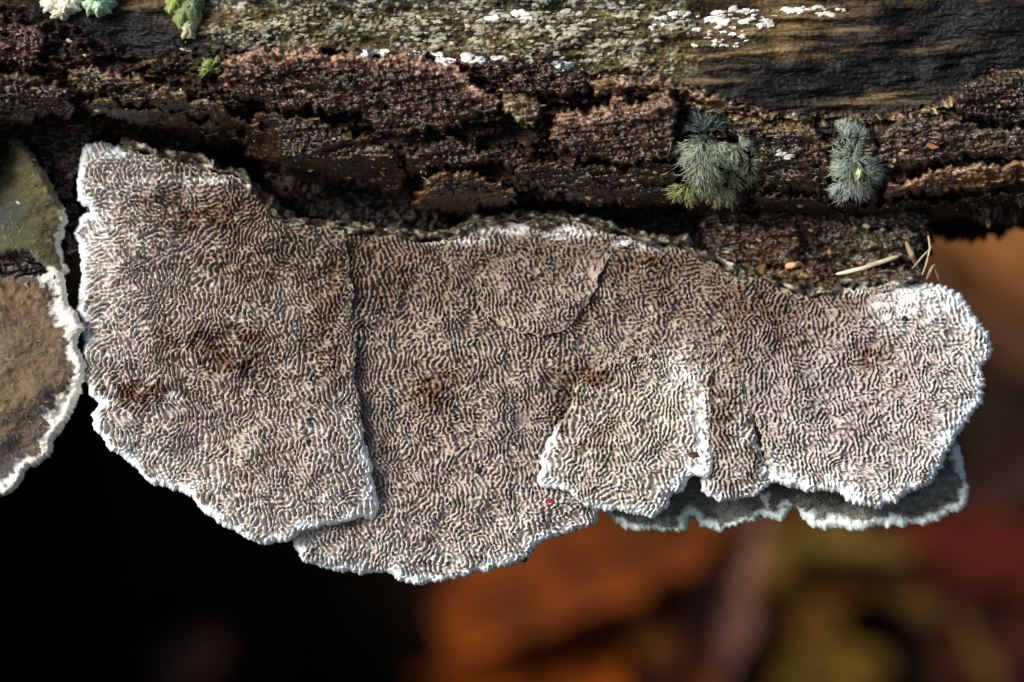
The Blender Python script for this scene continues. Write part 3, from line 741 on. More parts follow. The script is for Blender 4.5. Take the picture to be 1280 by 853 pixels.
LB = [(-60, 352, 0), (-20, 348, 0), (30, 346, 0), (60, 342, .3), (76, 340), (84, 358), (92, 390), (106, 412), (99, 434), (106, 460), (102, 488), (92, 515), (78, 539), (58, 572), (32, 594), (12, 616), (-10, 628), (-50, 640), (-90, 600, 0), (-95, 440, 0)]
felt_cap('bracket_fungus', 'smooth brown topped bracket fungus with thick wavy cream rim beside the broad pale one', LB, lambda x, y: 0.6 - 1.2 * sstep(100, -40, x) + 1.5 * sstep(440, 330, y), 33, (0.115, 0.078, 0.043), (0.09, 0.064, 0.04), (0.74, 0.72, 0.63), 19, (-20, 350), thick=2.0, hairs=160, hair_col=(0.22, 0.18, 0.13), lump=0.06, step=1.3,
         group='overlapping bracket fungi on the log', zone=[(20, 380, 50, 30, (0.15, 0.092, 0.045), .7), (10, 440, 40, 30, (0.11, 0.09, 0.065), .5), (10, 590, 60, 40, (0.055, 0.05, 0.06), .9), (50, 530, 30, 50, (0.09, 0.075, 0.06), .7), (30, 480, 40, 30, (0.13, 0.082, 0.042), .6)])
LG = [(-70, 158, 0), (-20, 156, 0), (8, 160, 0), (28, 176, 0), (46, 200, 0), (66, 232, 0), (78, 262, .3), (84, 290), (80, 315), (84, 338), (70, 344), (52, 330, 0), (30, 318, 0), (0, 320, 0), (-70, 330, 0)]
felt_cap('bracket_fungus', 'olive green algae covered bracket fungus set above the smooth brown one', LG, lambda x, y: 1.6 + 1.6 * sstep(60, -40, x) + 1.0 * sstep(180, 320, y), 34, (0.058, 0.054, 0.017), (0.042, 0.039, 0.013), (0.45, 0.47, 0.40), 7, (-20, 165), thick=2.6, hairs=300, hair_col=(0.2, 0.19, 0.08),
         group='overlapping bracket fungi on the log', zone=[(10, 270, 26, 30, (0.03, 0.035, 0.03), .9), (70, 250, 14, 40, (0.10, 0.08, 0.035), .6)])

# ------------------------------------------------------------------ rotten wood under the log
def chunk(pts, depth, colr, edge, seed, lift=0, thick=4.0):
    return plate(pts, lift, thick, colr, edge, 6, seed, name='rotten_chunk', depth=depth)
chunk([(880, 262), (940, 262), (1040, 262), (1150, 262), (1168, 284), (1160, 318), (1150, 350), (1100, 362), (1050, 368), (1000, 368), (950, 350), (900, 338), (880, 310)], lambda x, y: (5.6 + 0 * x) * MM, (0.045, 0.036, 0.028), (0.05, 0.04, 0.03), 401)
chunk([(896, 292), (930, 282), (985, 284), (1002, 300), (1000, 330), (960, 340), (910, 330)], lambda x, y: (4.6 + 0 * x) * MM, (0.075, 0.042, 0.024), (0.12, 0.08, 0.05), 402, thick=2.4)
chunk([(1050, 292), (1090, 284), (1140, 286), (1152, 306), (1130, 330), (1080, 334), (1052, 318)], lambda x, y: (4.8 + 0 * x) * MM, (0.07, 0.075, 0.045), (0.11, 0.11, 0.07), 403, thick=2.4)
chunk([(930, 330), (970, 334), (1010, 340), (1040, 352), (1042, 368), (1000, 366), (950, 352)], lambda x, y: (3.6 + 0 * x) * MM, (0.20, 0.15, 0.055), (0.22, 0.18, 0.10), 404, thick=2.4)
chunk([(1000, 330), (1060, 338), (1120, 336), (1150, 344), (1120, 358), (1060, 362), (1010, 352)], lambda x, y: (4.3 + 0 * x) * MM, (0.085, 0.062, 0.042), (0.12, 0.09, 0.06), 405, thick=2.4)
chunk([(28, 150), (70, 148), (112, 160), (118, 200), (96, 230), (100, 275), (92, 320), (70, 300), (64, 236), (40, 190)], lambda x, y: (4.4 + 0 * x) * MM, (0.040, 0.030, 0.030), (0.06, 0.045, 0.04), 406)
chunk([(-60, 300), (0, 304), (40, 306), (66, 322), (70, 350), (30, 360), (-60, 366)], lambda x, y: (4.4 + 0 * x) * MM, (0.018, 0.015, 0.015), (0.04, 0.035, 0.03), 407)
chunk([(330, 196), (400, 205), (520, 230), (680, 250), (880, 262), (900, 300), (800, 306), (640, 296), (520, 300), (400, 290), (340, 262)], lambda x, y: (9.0 + 0 * x) * MM, (0.024, 0.020, 0.016), (0.03, 0.025, 0.02), 408, thick=5)

# ------------------------------------------------------------------ lichen crust on the bare wood
def lichen_crust(spec, seed, label, colr, name='lichen_crust'):
    r = np.random.default_rng(seed)
    V, Q, K = [], [], []
    nv = 0
    for (x0, y0, rx, ry, n, smin, smax) in spec:
        for _ in range(n):
            a = r.uniform(0, 2 * np.pi); q = math.sqrt(r.uniform())
            cx, cy = x0 + rx * q * math.cos(a), y0 + ry * q * math.sin(a)
            sx = r.uniform(smin, smax); sy = sx * r.uniform(0.3, 0.6)
            k = 11
            th = np.linspace(0, 2 * np.pi, k, endpoint=False); rr = 1 + 0.3 * r.standard_normal(k).clip(-1.6, 1.6)
            rings = [(1.0, -0.12), (0.85, 0.10), (0.45, 0.17)]
            P = []
            for f, hh in rings:
                P.append((cx + sx * f * rr * np.cos(th), cy + sy * f * rr * np.sin(th), np.full(k, hh) + 0.03 * r.standard_normal(k)))
            P.append((np.array([cx]), np.array([cy]), np.array([0.15])))
            px = np.concatenate([p[0] for p in P]); py = np.concatenate([p[1] for p in P]); hh = np.concatenate([p[2] for p in P])
            wy = np.interp(px, WOOD_X, WOOD_Y)
            yb = log_depth(px, py) + np.where(py < wy, 0.75, 0.0) * MM - 0.5 * samp(N_D, px * .6, (36 - py) * .6) * 0 * MM
            yb = log_surface(px, py)
            V.append(image_verts(px, py, yb, hh * MM))
            i = np.arange(k); j = (i + 1) % k
            for b in (0, k):
                Q.append(np.stack([i + b, j + b, j + b + k, i + b + k], 1) + nv)
            Q.append(np.stack([i + 2 * k, j + 2 * k, np.full(k, 3 * k), np.full(k, 3 * k)], 1) + nv)
            K.append(tint(len(px), colr) * r.uniform(0.6, 1.1))
            nv += len(px)
    q = np.concatenate(Q); tri = q[:, 2] == q[:, 3]
    V = np.concatenate(V); org = V.mean(0)
    o = make_mesh(name, V, [q[~tri], q[tri][:, :3]], M_LICHEN, None, np.concatenate(K), org)
    return tag(o, label, 'lichen', kind='stuff')

# exact log surface by ray casting down the line of sight, for things that grow on it
from mathutils.bvhtree import BVHTree
def build_bvh():
    vs, ps = [], []
    for ch in [o for o in bpy.data.objects if o.parent == LOG]:
        off = len(vs)
        me = ch.data; co = np.empty(len(me.vertices) * 3, np.float32); me.vertices.foreach_get('co', co)
        vs.extend((co.reshape(-1, 3).astype(np.float64) + LOG_ORG).tolist())
        ps.extend([[i + off for i in p.vertices] for p in me.polygons])
    return BVHTree.FromPolygons(vs, ps)
BVH = build_bvh()
EYE = Vector(to_world([0, -D, 0]))
def log_surface(px, py):
    """depth of the log's face behind these pixels"""
    out = np.empty(len(px))
    for i in range(len(px)):
        tgt = to_world([(px[i] - 640) * S, 0, (426.5 - py[i]) * S])
        h = BVH.ray_cast(EYE, (Vector(tgt) - EYE).normalized(), 0.4)
        if h[0] is None: out[i] = 4 * MM
        else:
            w = h[0]; out[i] = w.y * CP - w.z * SP
    return out

lichen_crust([(430, 32, 170, 18, 60, 2.5, 6), (620, 36, 120, 26, 60, 2.5, 8), (760, 30, 110, 28, 60, 2.5, 8), (330, 40, 60, 18, 30, 2.5, 5), (680, 66, 100, 12, 30, 2, 6), (560, 20, 200, 12, 30, 2, 5)], 51,
             'grey green crust lichen speckling the bare wood of the log', (0.34, 0.34, 0.25))
lichen_crust([(930, 20, 50, 10, 26, 3, 10), (1015, 14, 40, 6, 16, 3, 10), (900, 48, 40, 16, 22, 2, 6), (850, 30, 40, 20, 20, 2, 7), (960, 30, 12, 8, 6, 4, 10), (640, 20, 30, 8, 8, 4, 10)], 52,
             'bright white crust lichen flecks on the bare wood near its black stain', (0.72, 0.70, 0.62))
lichen_crust([(500, 68, 60, 5, 10, 4, 9), (590, 74, 40, 5, 8, 4, 11), (700, 80, 22, 6, 8, 4, 10), (478, 66, 6, 4, 2, 5, 8)], 53,
             'white lichen scraps along the broken edge of the large rusty bark plate', (0.72, 0.72, 0.66))
lichen_crust([(983, 192, 10, 9, 7, 4, 8)], 54, 'small white lichen scrap between the two bristly moss tufts', (0.66, 0.68, 0.58))

# ------------------------------------------------------------------ moss tufts
def on_log(x, y):
    yy = float(log_surface(np.array([float(x)]), np.array([float(y)]))[0])
    a, b = unproject(np.array([float(x)]), np.array([float(y)]), yy)
    return np.array([a[0], yy, b[0]])

def moss_tuft(name, label, fans, seed, cat='moss', group=None, lobes=()):
    r = np.random.default_rng(seed)
    org_i = on_log(fans[0][0], fans[0][1]); org = to_world(org_i)
    t = thing(name, label, cat, org, group)
    for (cx, cy, rad, a0, a1, n, c_in, c_tip, fwd) in fans:
        c = on_log(cx, cy)
        nt_ = 16; ka = r.uniform(a0, a1, nt_); kl = r.uniform(0.7, 1.3, nt_); kk = r.integers(0, nt_, n)
        ang = np.radians(ka[kk] + 6 * r.standard_normal(n)); q = np.sqrt(r.uniform(0.02, 1, n)) * np.minimum(kl[kk], 1.15)
        st = rad * S * q * 0.62
        base = c + np.stack([st * np.cos(ang), -fwd * MM * (1 - q ** 2) * 0.9 - 0.1 * MM * r.uniform(size=n), st * np.sin(ang)], 1)
        dr = np.stack([np.cos(ang), -0.75 * (1 - q) + 0.2 * r.standard_normal(n), np.sin(ang)], 1) + 0.26 * r.standard_normal((n, 3))
        ln = rad * S * r.uniform(0.20, 0.50, n) * kl[kk]
        v, (fq, ft) = blades(base, dr, ln, 0.024 * MM * r.uniform(.7, 1.5, n), r, 0.45)
        g = r.uniform(.55, 1.35, (n, 1))
        kc = np.empty((n, 7, 3)); kc[:, :3] = (np.asarray(c_in) * g)[:, None]; kc[:, 3:6] = ((0.4 * np.asarray(c_in) + 0.6 * np.asarray(c_tip)) * g)[:, None]; kc[:, 6] = np.asarray(c_tip) * g
        # the cushion that carries the strands
        u = np.linspace(0, np.pi, 9)[:, None]; w = np.linspace(0, 2 * np.pi, 14, endpoint=False)[None]
        rr = 1 + 0.12 * r.standard_normal((9, 14))
        am = math.radians((a0 + a1) / 2); sh = 0.22 * rad * S * (1 if a1 - a0 < 300 else 0)
        P = np.stack([c[0] + sh * math.cos(am) + rad * S * 0.26 * rr * np.sin(u) * np.cos(w), c[1] - fwd * MM * 0.4 * rr * np.cos(u) * np.ones_like(w), c[2] + sh * math.sin(am) + rad * S * 0.26 * rr * np.sin(u) * np.sin(w)], -1).reshape(-1, 3)
        ix = np.arange(9 * 14).reshape(9, 14)
        f = np.stack([ix[:-1], np.roll(ix[:-1], -1, 1), np.roll(ix[1:], -1, 1), ix[1:]], -1).reshape(-1, 4)
        cu_ = make_mesh('cushion', to_world(P), f, M_MOSS, t, tint(len(P), np.asarray(c_in) * 0.6), org)
        o = make_mesh('moss_strand', to_world(v), [fq, ft], M_MOSS, cu_, kc.reshape(-1, 3), org); o['kind'] = 'stuff'
    for (x, y, rx, ry, fw, c) in lobes:
        frond(t, org, x, y, rx, ry, fw, c, r)
    return t

def frond(t, org, x, y, rx, ry, fw, colr, r, name='frond'):
    """a fleshy crinkled thallus lobe"""
    c = on_log(x, y)
    nu, nw = 10, 26
    u = np.linspace(0, 1, nu)[:, None]; w = np.linspace(0, 2 * np.pi, nw, endpoint=False)[None]
    wob = 1 + 0.16 * np.sin(5 * w + r.uniform(0, 6)) + 0.10 * np.sin(9 * w + r.uniform(0, 6)) + 0.06 * r.standard_normal((1, nw))
    X = rx * S * u * wob * np.cos(w); Z = ry * S * u * wob * np.sin(w)
    crk = 0.12 * MM * np.sin(7 * w + 9 * u) * u + 0.05 * MM * r.standard_normal((nu, nw)) * u
    Yf = -fw * MM * (1 - u ** 2 * 0.8) + crk
    Yb = np.broadcast_to(0.35 * MM + 0 * u + crk, Yf.shape)
    A = np.stack([c[0] + X, c[1] + Yf, c[2] + Z], -1); B = np.stack([c[0] + X * 0.97, c[1] + Yb, c[2] + Z * 0.97], -1)
    P = np.concatenate([A.reshape(-1, 3), B.reshape(-1, 3)])
    ix = np.arange(nu * nw).reshape(nu, nw)
    f1 = np.stack([ix[:-1], np.roll(ix[:-1], -1, 1), np.roll(ix[1:], -1, 1), ix[1:]], -1).reshape(-1, 4)
    f2 = f1[:, ::-1] + nu * nw
    e = ix[-1]; f3 = np.stack([e, np.roll(e, -1), np.roll(e, -1) + nu * nw, e + nu * nw], 1)
    g = (1 + 0.25 * r.standard_normal(len(P)))[:, None]
    col = np.asarray(colr)[None] * np.clip(g, .5, 1.6)
    return make_mesh(name, to_world(P), np.concatenate([f1, f2, f3]), M_MOSS, t, col, org)

TEAL, TEAL_T = (0.085, 0.105, 0.058), (0.56, 0.63, 0.48)
YG, YG_T = (0.09, 0.11, 0.03), (0.42, 0.46, 0.26)
PT, PT2 = (0.50, 0.57, 0.42), (0.46, 0.52, 0.30)
moss_tuft('moss_tuft', 'large bristly grey green moss tuft hanging in two fans on the bark', [
    (878, 196, 40, 190, 350, 420, TEAL, PT, 0.9), (910, 212, 34, 190, 360, 360, YG, PT2, 0.9), (880, 214, 32, 185, 350, 300, YG, PT2, 0.6), (884, 172, 34, 0, 360, 300, (0.03, 0.045, 0.035), (0.20, 0.26, 0.23), 0.7),
    (876, 176, 44, 195, 300, 520, TEAL, TEAL_T, 1.2), (892, 178, 46, 230, 345, 520, TEAL, TEAL_T, 1.3), (920, 186, 30, -150, 60, 360, TEAL, PT, 1.3), (934, 200, 24, -150, 40, 260, TEAL, PT2, 1.2), (882, 166, 34, 10, 170, 240, (0.02, 0.032, 0.028), (0.15, 0.20, 0.18), 0.7),
    (856, 190, 22, 150, 270, 180, TEAL, PT, 0.8), (904, 232, 30, 200, 330, 380, YG, YG_T, 0.8), (886, 226, 28, 190, 350, 240, YG, PT2, 0.7), (858, 232, 28, 180, 330, 300, YG, (0.42, 0.44, 0.18), 0.6), (938, 216, 20, -130, 10, 200, YG, YG_T, 0.8)], 61)
moss_tuft('moss_tuft', 'upright bristly grey green moss tuft with a pale yellow nub', [
    (1063, 190, 30, 0, 360, 320, TEAL, PT, 0.9), (1062, 212, 34, 150, 280, 420, TEAL, PT, 1.1), (1072, 210, 36, 250, 400, 460, TEAL, PT, 1.2), (1066, 200, 34, 0, 360, 420, TEAL, (0.32, 0.42, 0.37), 1.3), (1058, 176, 26, 40, 170, 260, TEAL, (0.40, 0.48, 0.44), 0.8), (1070, 176, 22, 10, 120, 160, TEAL, (0.30, 0.40, 0.38), 0.8), (1064, 224, 34, 200, 340, 420, TEAL, (0.50, 0.60, 0.58), 0.9)], 62, lobes=[(1069, 219, 9, 12, 2.6, (0.52, 0.57, 0.30))])
moss_tuft('moss_tuft', 'tiny bright green moss sprig beside the large rusty bark plate', [(266, 88, 19, 0, 360, 220, (0.05, 0.09, 0.012), (0.36, 0.46, 0.14), 0.8)], 63)
tk = thing('leafy_liverwort', 'translucent olive green fleshy lobe on the upper log', 'liverwort', to_world(on_log(232, 16)))
rr_ = np.random.default_rng(5)
for a in [(232, 12, 23, 24, 1.2, (0.17, 0.22, 0.09)), (222, 4, 14, 16, 1.5, (0.24, 0.30, 0.08)), (236, 34, 11, 16, .7, (0.30, 0.31, 0.19)), (244, 10, 11, 18, 1.3, (0.10, 0.16, 0.09))]: frond(tk, np.array(tk.location), *a, rr_)
tk = thing('leafy_liverwort', 'pale mint green crinkled rosette beside a cream lump at the log top', 'liverwort', to_world(on_log(120, 6)))
for a in [(116, 6, 14, 13, 1.0, (0.30, 0.45, 0.28)), (126, 10, 13, 11, 1.3, (0.38, 0.52, 0.36)), (122, -4, 16, 10, 1.2, (0.28, 0.44, 0.26)), (136, 4, 10, 9, .8, (0.22, 0.33, 0.25))]: frond(tk, np.array(tk.location), *a, rr_)
tk = thing('crust_lichen', 'cream coloured warty lichen lump next to the mint green rosette', 'lichen', to_world(on_log(76, 8)))
for a in [(66, 6, 15, 12, .9, (0.60, 0.55, 0.42)), (84, 8, 16, 13, 1.1, (0.62, 0.58, 0.46)), (76, 18, 14, 8, .8, (0.52, 0.47, 0.36)), (94, 4, 10, 10, .9, (0.50, 0.50, 0.42))]: frond(tk, np.array(tk.location), *a, rr_, name='wart')

# ------------------------------------------------------------------ splinters, fibres, crumbs
def splinter(name, label, cat, pts, rad, colr, seed, group=None):
    P = path3(pts, 22)
    v, f = lumpy_ribbon(P, lambda u: rad * S * (0.35 + 0.65 * math.sin(math.pi * min(max(u, .06), .94)) ** .5), seed, 0.14, 8, 0.7)
    w = to_world(v); org = w[0]
    r = np.random.default_rng(seed)
    o = make_mesh(name, w, f, M_STRAW, None, tint(len(v), colr) * r.uniform(.8, 1.15, (len(v), 1)), org)
    return tag(o, label, cat, group)
splinter('wood_splinter', 'pale straight wood splinter wedged above the rounded pinkish bracket', 'splinter', [(1044, 343, 2.6), (1080, 335, 1.6), (1124, 320, 2.4)], 3.2, (0.50, 0.43, 0.28), 71)
splinter('wood_splinter', 'short buff wood splinter standing on the corner of the rotten wood', 'splinter', [(1132, 302, 2.0), (1140, 318, 1.4), (1148, 336, 2.6)], 3.4, (0.24, 0.17, 0.09), 72)
splinter('plant_fibre', 'thin pale grass fibre curling beside the short buff splinter', 'fibre', [(1160, 294, 2.0), (1163, 310, 1.2), (1158, 330, 1.6), (1152, 345, 2.6)], 1.6, (0.42, 0.37, 0.27), 73, 'loose fibres by the splinter')
splinter('plant_fibre', 'fine crossing fibre leaning on the short buff splinter', 'fibre', [(1140, 336, 2.2), (1156, 318, 1.2), (1166, 308, 1.8)], 1.2, (0.36, 0.32, 0.24), 74, 'loose fibres by the splinter')
splinter('plant_fibre', 'tufted brown fibre stub on the top edge of the pinkish bracket', 'fibre', [(1158, 350, 1.8), (1164, 338, 1.0), (1168, 332, 1.4), (1174, 350, 2.0)], 2.2, (0.26, 0.20, 0.13), 75, 'loose fibres by the splinter')
splinter('bark_chip', 'small orange tan wood chip on rotten wood above the brackets', 'wood chip', [(982, 334, 1.9), (992, 331, 1.2), (1002, 330, 1.9)], 4.0, (0.50, 0.30, 0.14), 76)
splinter('bark_chip', 'bright orange bark chip below the white lichen scrap', 'wood chip', [(994, 222, 2.2), (1005, 226, 1.6), (1016, 226, 2.4)], 6.5, (0.36, 0.15, 0.05), 77)
splinter('bark_chip', 'glossy orange bark chip at the tip of the large rusty plate', 'wood chip', [(604, 152, 0.0), (612, 147, -0.6), (620, 142, 0.0)], 4.0, (0.36, 0.16, 0.04), 78)

def crumb(label, x, y, rad, colr, seed, name='dirt_crumb', cat='crumb'):
    r = np.random.default_rng(seed)
    tgt = to_world([(x - 640) * S, 0, (426.5 - y) * S])
    best = None
    for bv in FBVH:
        h = bv.ray_cast(EYE, (Vector(tgt) - EYE).normalized(), 0.4)
        if h[0] is not None and (best is None or h[3] < best[1]): best = (h[0], h[3])
    c = np.array(best[0]) if best else tgt
    u = np.linspace(0.01, np.pi - .01, 8)[:, None]; w = np.linspace(0, 2 * np.pi, 11, endpoint=False)[None]
    rr = rad * S * (1 + 0.22 * r.standard_normal((8, 11)))
    P = np.stack([c[0] + rr * np.sin(u) * np.cos(w) * r.uniform(.8, 1.4), c[1] + rr * np.sin(u) * np.sin(w), c[2] + rr * np.cos(u)], -1).reshape(-1, 3)
    ix = np.arange(88).reshape(8, 11)
    f = np.stack([ix[:-1], np.roll(ix[:-1], -1, 1), np.roll(ix[1:], -1, 1), ix[1:]], -1).reshape(-1, 4)
    o = make_mesh(name, P, f, M_CRUMB, None, tint(88, colr), c)
    return tag(o, label, cat, 'crumbs stuck to the pores')
def fungus_bvh():
    out = []
    for o in bpy.data.objects:
        root = o.parent.parent or o.parent if o.parent else None
        if o.name.startswith(('pore_surface', 'growing_margin')) and root and root.get('category') == 'fungus':
            me = o.data; co = np.empty(len(me.vertices) * 3, np.float32); me.vertices.foreach_get('co', co)
            co = co.reshape(-1, 3).astype(np.float64) + np.array(root.location)
            li = np.empty(len(me.loops), np.int32); me.loops.foreach_get('vertex_index', li)
            out.append(BVHTree.FromPolygons(co.tolist(), li.reshape(-1, 4).tolist()))
    return out
FBVH = fungus_bvh()
DK = (0.012, 0.009, 0.008)
for i, (x, y, rd, cl, lb) in enumerate([
    (571, 521, 3.2, DK, 'black crumb below the brown stain of the wide central bracket'),
    (598, 589, 4.0, DK, 'black crumb low on the wide central bracket'),
    (779, 378, 3.6, DK, 'black crumb right of the small fused lobe'),
    (792, 449, 4.2, DK, 'black crumb at the hinge of the cream flap'),
    (772, 458, 4.2, DK, 'elongated dark crumb along the hinge of the cream flap'),
    (743, 494, 3.2, DK, 'dark crumb on the brown corner of the cream flap'),
    (818, 446, 3.0, DK, 'small dark crumb near the hinge top of the cream flap'),
    (290, 380, 3.8, DK, 'dark crumb high in the broad left bracket pores'),
    (384, 553, 3.2, DK, 'dark crumb low on the broad brown stained bracket'),
    (868, 570, 4.6, (0.06, 0.018, 0.010), 'dark red brown lump standing in for a hole in the white seam beside the cream flap'),  # added lump in place of a hole
    (687, 628, 3.2, (0.35, 0.015, 0.015), 'tiny red mite beside the lower rim of the cream flap'),
    (1131, 399, 4.0, DK, 'dark crumb under the smooth white patch of the pinkish bracket'),
    (656, 699, 4.2, (0.02, 0.012, 0.009), 'dark crumb hanging at the scalloped rim of the central bracket')]):
    crumb(lb, x, y, rd, cl, 90 + i, name='red_mite' if 'mite' in lb else 'dirt_crumb', cat='mite' if 'mite' in lb else 'crumb')

# ------------------------------------------------------------------ crumbs and fibres caught on the log
def bark_dust(n, seed):
    r = np.random.default_rng(seed)
    V, F, K = [], [], []
    pal = np.array([(0.26, 0.16, 0.08), (0.14, 0.08, 0.04), (0.34, 0.24, 0.13), (0.05, 0.035, 0.025), (0.40, 0.33, 0.24), (0.28, 0.11, 0.04), (0.03, 0.03, 0.035)])
    px = r.uniform(0, 1270, n); wy = np.interp(px, WOOD_X, WOOD_Y); py = wy + (262 - wy) * r.uniform(-0.05, 1, n)
    k = n // 5
    px[:k] = r.uniform(890, 1160, k); py[:k] = r.uniform(275, 352, k)
    yy = log_surface(px, py)
    x, z = unproject(px, py, yy)
    for i in range(n):
        if yy[i] > 12 * MM: continue
        sz = S * (0.8 + 2.0 * r.uniform() ** 3)
        p = np.array([(1, 0, 0), (-1, 0, 0), (0, 1, 0), (0, -1, 0), (0, 0, 1), (0, 0, -1)]) * sz * r.uniform(0.4, 1.5, (6, 1)) + 0.3 * sz * r.standard_normal((6, 3))
        p[:, 0] *= r.uniform(1, 2.2)
        F.append(np.array([(0, 2, 4), (2, 1, 4), (1, 3, 4), (3, 0, 4), (2, 0, 5), (1, 2, 5), (3, 1, 5), (0, 3, 5)]) + 6 * len(V))
        V.append(p + np.array([x[i], yy[i] - 0.3 * sz, z[i]])); K.append(np.tile(pal[r.integers(len(pal))], (6, 1)))
    V = to_world(np.concatenate(V)); org = V.mean(0)
    o = make_mesh('bark_dust', V, np.concatenate(F), M_CRUMB, None, np.concatenate(K), org, smooth=False)
    tag(o, 'loose bark crumbs and dust caught all over the rough bark', 'dust', kind='stuff')
bark_dust(1500, 88)
def fine_fibres(n, seed):
    r = np.random.default_rng(seed)
    V, F, K = [], [], []; nv = 0
    for i in range(n):
        x0, y0 = r.uniform(60, 1180), 0
        y0 = r.uniform(150, 262) if r.uniform() < .6 else np.interp(x0, [60, 150, 330, 560, 700, 900, 1160], [180, 186, 262, 296, 282, 330, 345])
        a = r.uniform(0, 6.28); ln = r.uniform(10, 34); b = r.uniform(-1.2, 1.2)
        t = np.linspace(0, 1, 7); px = x0 + ln * np.cumsum(np.cos(a + b * t)) / 7; py = y0 + 0.5 * ln * np.cumsum(np.sin(a + b * t)) / 7
        yy = log_surface(px, py); yy = np.minimum(yy, np.median(yy) + 0.3 * MM) - (0.1 + 0.5 * np.sin(t * 3.1)) * MM
        x, z = unproject(px, py, yy)
        v, f = lumpy_ribbon(np.stack([x, yy, z], 1), lambda u: 0.45 * S, seed + i, 0.1, 5)
        V.append(v); F.append(f + nv); nv += len(v); K.append(tint(len(v), (0.30, 0.26, 0.20)) * r.uniform(.3, 1.2))
    V = to_world(np.concatenate(V)); org = V.mean(0)
    tag(make_mesh('fine_fibre', V, np.concatenate(F), M_STRAW, None, np.concatenate(K), org), 'fine pale rootlets and threads straggling over the bark', 'fibres', kind='stuff')
fine_fibres(46, 300)

# ------------------------------------------------------------------ dead leaves on the ground behind
def ray_at(px, py, z):
    """world point where the line through this pixel reaches height z"""
    tgt = to_world([(px - 640) * S, 0, (426.5 - py) * S]); e = np.array(EYE)
    d = tgt - e
    return e + d * ((z - e[2]) / d[2])

def dead_leaf(label, px, py, z, length, width, heading, tilt, roll, curl, colr, seed):
    r = np.random.default_rng(seed)
    c = ray_at(px, py, z); length *= 1.5; width *= 1.5
    nu, nv = 34, 17
    u = np.linspace(0, 1, nu)[:, None]; v = np.linspace(-1, 1, nv)[None]
    lob = np.sin(np.pi * u ** 0.85) ** 0.75 * (1 + 0.14 * np.sin(u * 26))
    X = (u - 0.5) * length + 0 * v; Y = v * width / 2 * lob
    Z = curl * (v ** 2) * width * lob + 0.05 * length * np.sin(u * 3 + r.uniform(0, 3)) + 0.010 * width * np.sin(u * 40 - np.abs(v) * 8) - 0.03 * width * np.exp(-(v / .08) ** 2)
    P = np.stack([X, Y + 0 * u, Z], -1).reshape(-1, 3)
    cz, sz = math.cos(heading), math.sin(heading); ct, st = math.cos(tilt), math.sin(tilt); cr, sr = math.cos(roll), math.sin(roll)
    R = np.array([[cz, -sz, 0], [sz, cz, 0], [0, 0, 1]]) @ np.array([[ct, 0, st], [0, 1, 0], [-st, 0, ct]]) @ np.array([[1, 0, 0], [0, cr, -sr], [0, sr, cr]])
    def place(p): return p @ R.T + c
    ix = np.arange(nu * nv).reshape(nu, nv)
    f = np.stack([ix[:-1, :-1], ix[1:, :-1], ix[1:, 1:], ix[:-1, 1:]], -1).reshape(-1, 4)
    P2 = P.copy(); P2[:, 2] -= 0.0004
    t = thing('dead_leaf', label, 'leaf', c, 'dead leaves on the ground')
    A = samp(N_A, X.ravel() * 3000 + seed * 50, P[:, 1] * 3000); 
    col = tint(nu * nv, colr) * (1 + 0.25 * A)[:, None].clip(.3, 2)
    bl = make_mesh('leaf_blade', place(np.concatenate([P, P2])), np.concatenate([f, f[:, ::-1] + nu * nv]), M_LEAF, t, np.concatenate([col, col * .8]), c)
    k = 20
    mp = np.stack([np.linspace(-0.62, 0.48, k) * length, np.zeros(k), np.interp(np.linspace(-0.12, .98, k), u[:, 0], Z[:, nv // 2]) + 0.0003], 1)
    th = np.linspace(0, 2 * np.pi, 6, endpoint=False)
    rad = np.linspace(0.0011, 0.0003, k)[:, None]
    V = mp[:, None] + np.stack([np.zeros((k, 6)), rad * np.cos(th), rad * np.sin(th)], -1)
    jx = np.arange(k * 6).reshape(k, 6)
    g = np.stack([jx[:-1], np.roll(jx[:-1], -1, 1), np.roll(jx[1:], -1, 1), jx[1:]], -1).reshape(-1, 4)
    make_mesh('midrib', place(V.reshape(-1, 3)), g, M_LEAF, bl, tint(k * 6, np.asarray(colr) * 0.6), c)
    return t

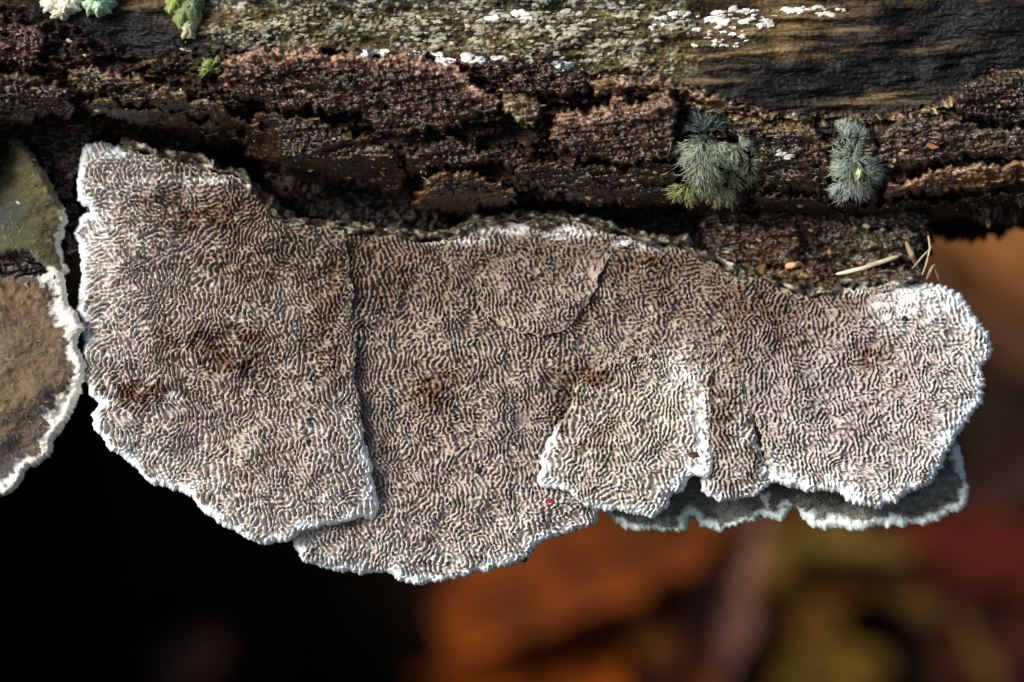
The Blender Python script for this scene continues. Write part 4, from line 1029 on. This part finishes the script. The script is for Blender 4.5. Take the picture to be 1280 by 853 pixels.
R_ = math.radians
G0 = -0.255
LEAVES = [
 ('rust orange dead leaf beside the added dark pit under the central bracket', 690, 830, .000, .055, .026, 80, -6, 6, .12, (0.115, 0.024, 0.0015)),
 ('deep rust leaf overlapping the rust orange one below the cream flap', 750, 720, .006, .060, .030, 50, 5, -8, .10, (0.085, 0.018, 0.0015)),
 ('brown red curled leaf tip next to the mauve stalk', 820, 850, .004, .045, .012, 95, 4, 10, .25, (0.045, 0.010, 0.003)),
 ('mauve brown curled dead leaf standing next to the rust orange one', 890, 800, .012, .060, .008, 72, -14, 20, .6, (0.055, 0.025, 0.018)),
 ('mustard yellow dead leaf between mauve and dark red leaves', 985, 800, .004, .060, .014, 100, -6, -12, .10, (0.060, 0.030, 0.003)),
 ('brown olive leaf lying under the mustard one', 940, 720, .000, .060, .030, 60, 4, 8, .12, (0.060, 0.022, 0.003)),
 ('bright mustard scrap of leaf under the pale rim of the rear bracket', 1065, 690, .014, .022, .010, 20, 10, -10, .15, (0.105, 0.066, 0.010)),
 ('ochre brown dead leaf lying at the far edge of the added dark pit', 1130, 770, .002, .040, .008, 118, 0, 10, .2, (0.040, 0.020, 0.004)),
 ('small ochre leaf scrap at the tip of the mustard leaf', 1040, 845, .006, .022, .012, 40, 5, 5, .2, (0.050, 0.028, 0.003)),
 ('dark red dead leaf below the rounded pinkish bracket', 1250, 690, .006, .045, .020, 15, 6, 0, .1, (0.040, 0.005, 0.002)),
 ('maroon dead leaf pressed into the soil past the dark red one', 1230, 800, .001, .040, .014, 70, 3, 8, .1, (0.018, 0.004, 0.002)),
 ('large tan brown dead leaf behind the log beyond the pinkish bracket', 1290, 300, .030, .075, .024, -42, 10, 18, .10, (0.115, 0.045, 0.013)),
 ('russet dead leaf crossing the large tan brown one', 1210, 290, .020, .050, .018, -60, 8, 10, .14, (0.075, 0.027, 0.008)),
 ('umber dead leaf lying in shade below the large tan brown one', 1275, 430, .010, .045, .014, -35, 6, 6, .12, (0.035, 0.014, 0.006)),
 ('dim brown dead leaf sunk at the rim of the added dark pit', 1260, 590, .0, .040, .012, 60, 0, 6, .15, (0.020, 0.008, 0.005)),
 ('faded red leaf scrap deep inside the added dark pit', 240, 825, -.06, .030, .010, 80, 10, 6, .15, (0.006, 0.002, 0.001)),
]
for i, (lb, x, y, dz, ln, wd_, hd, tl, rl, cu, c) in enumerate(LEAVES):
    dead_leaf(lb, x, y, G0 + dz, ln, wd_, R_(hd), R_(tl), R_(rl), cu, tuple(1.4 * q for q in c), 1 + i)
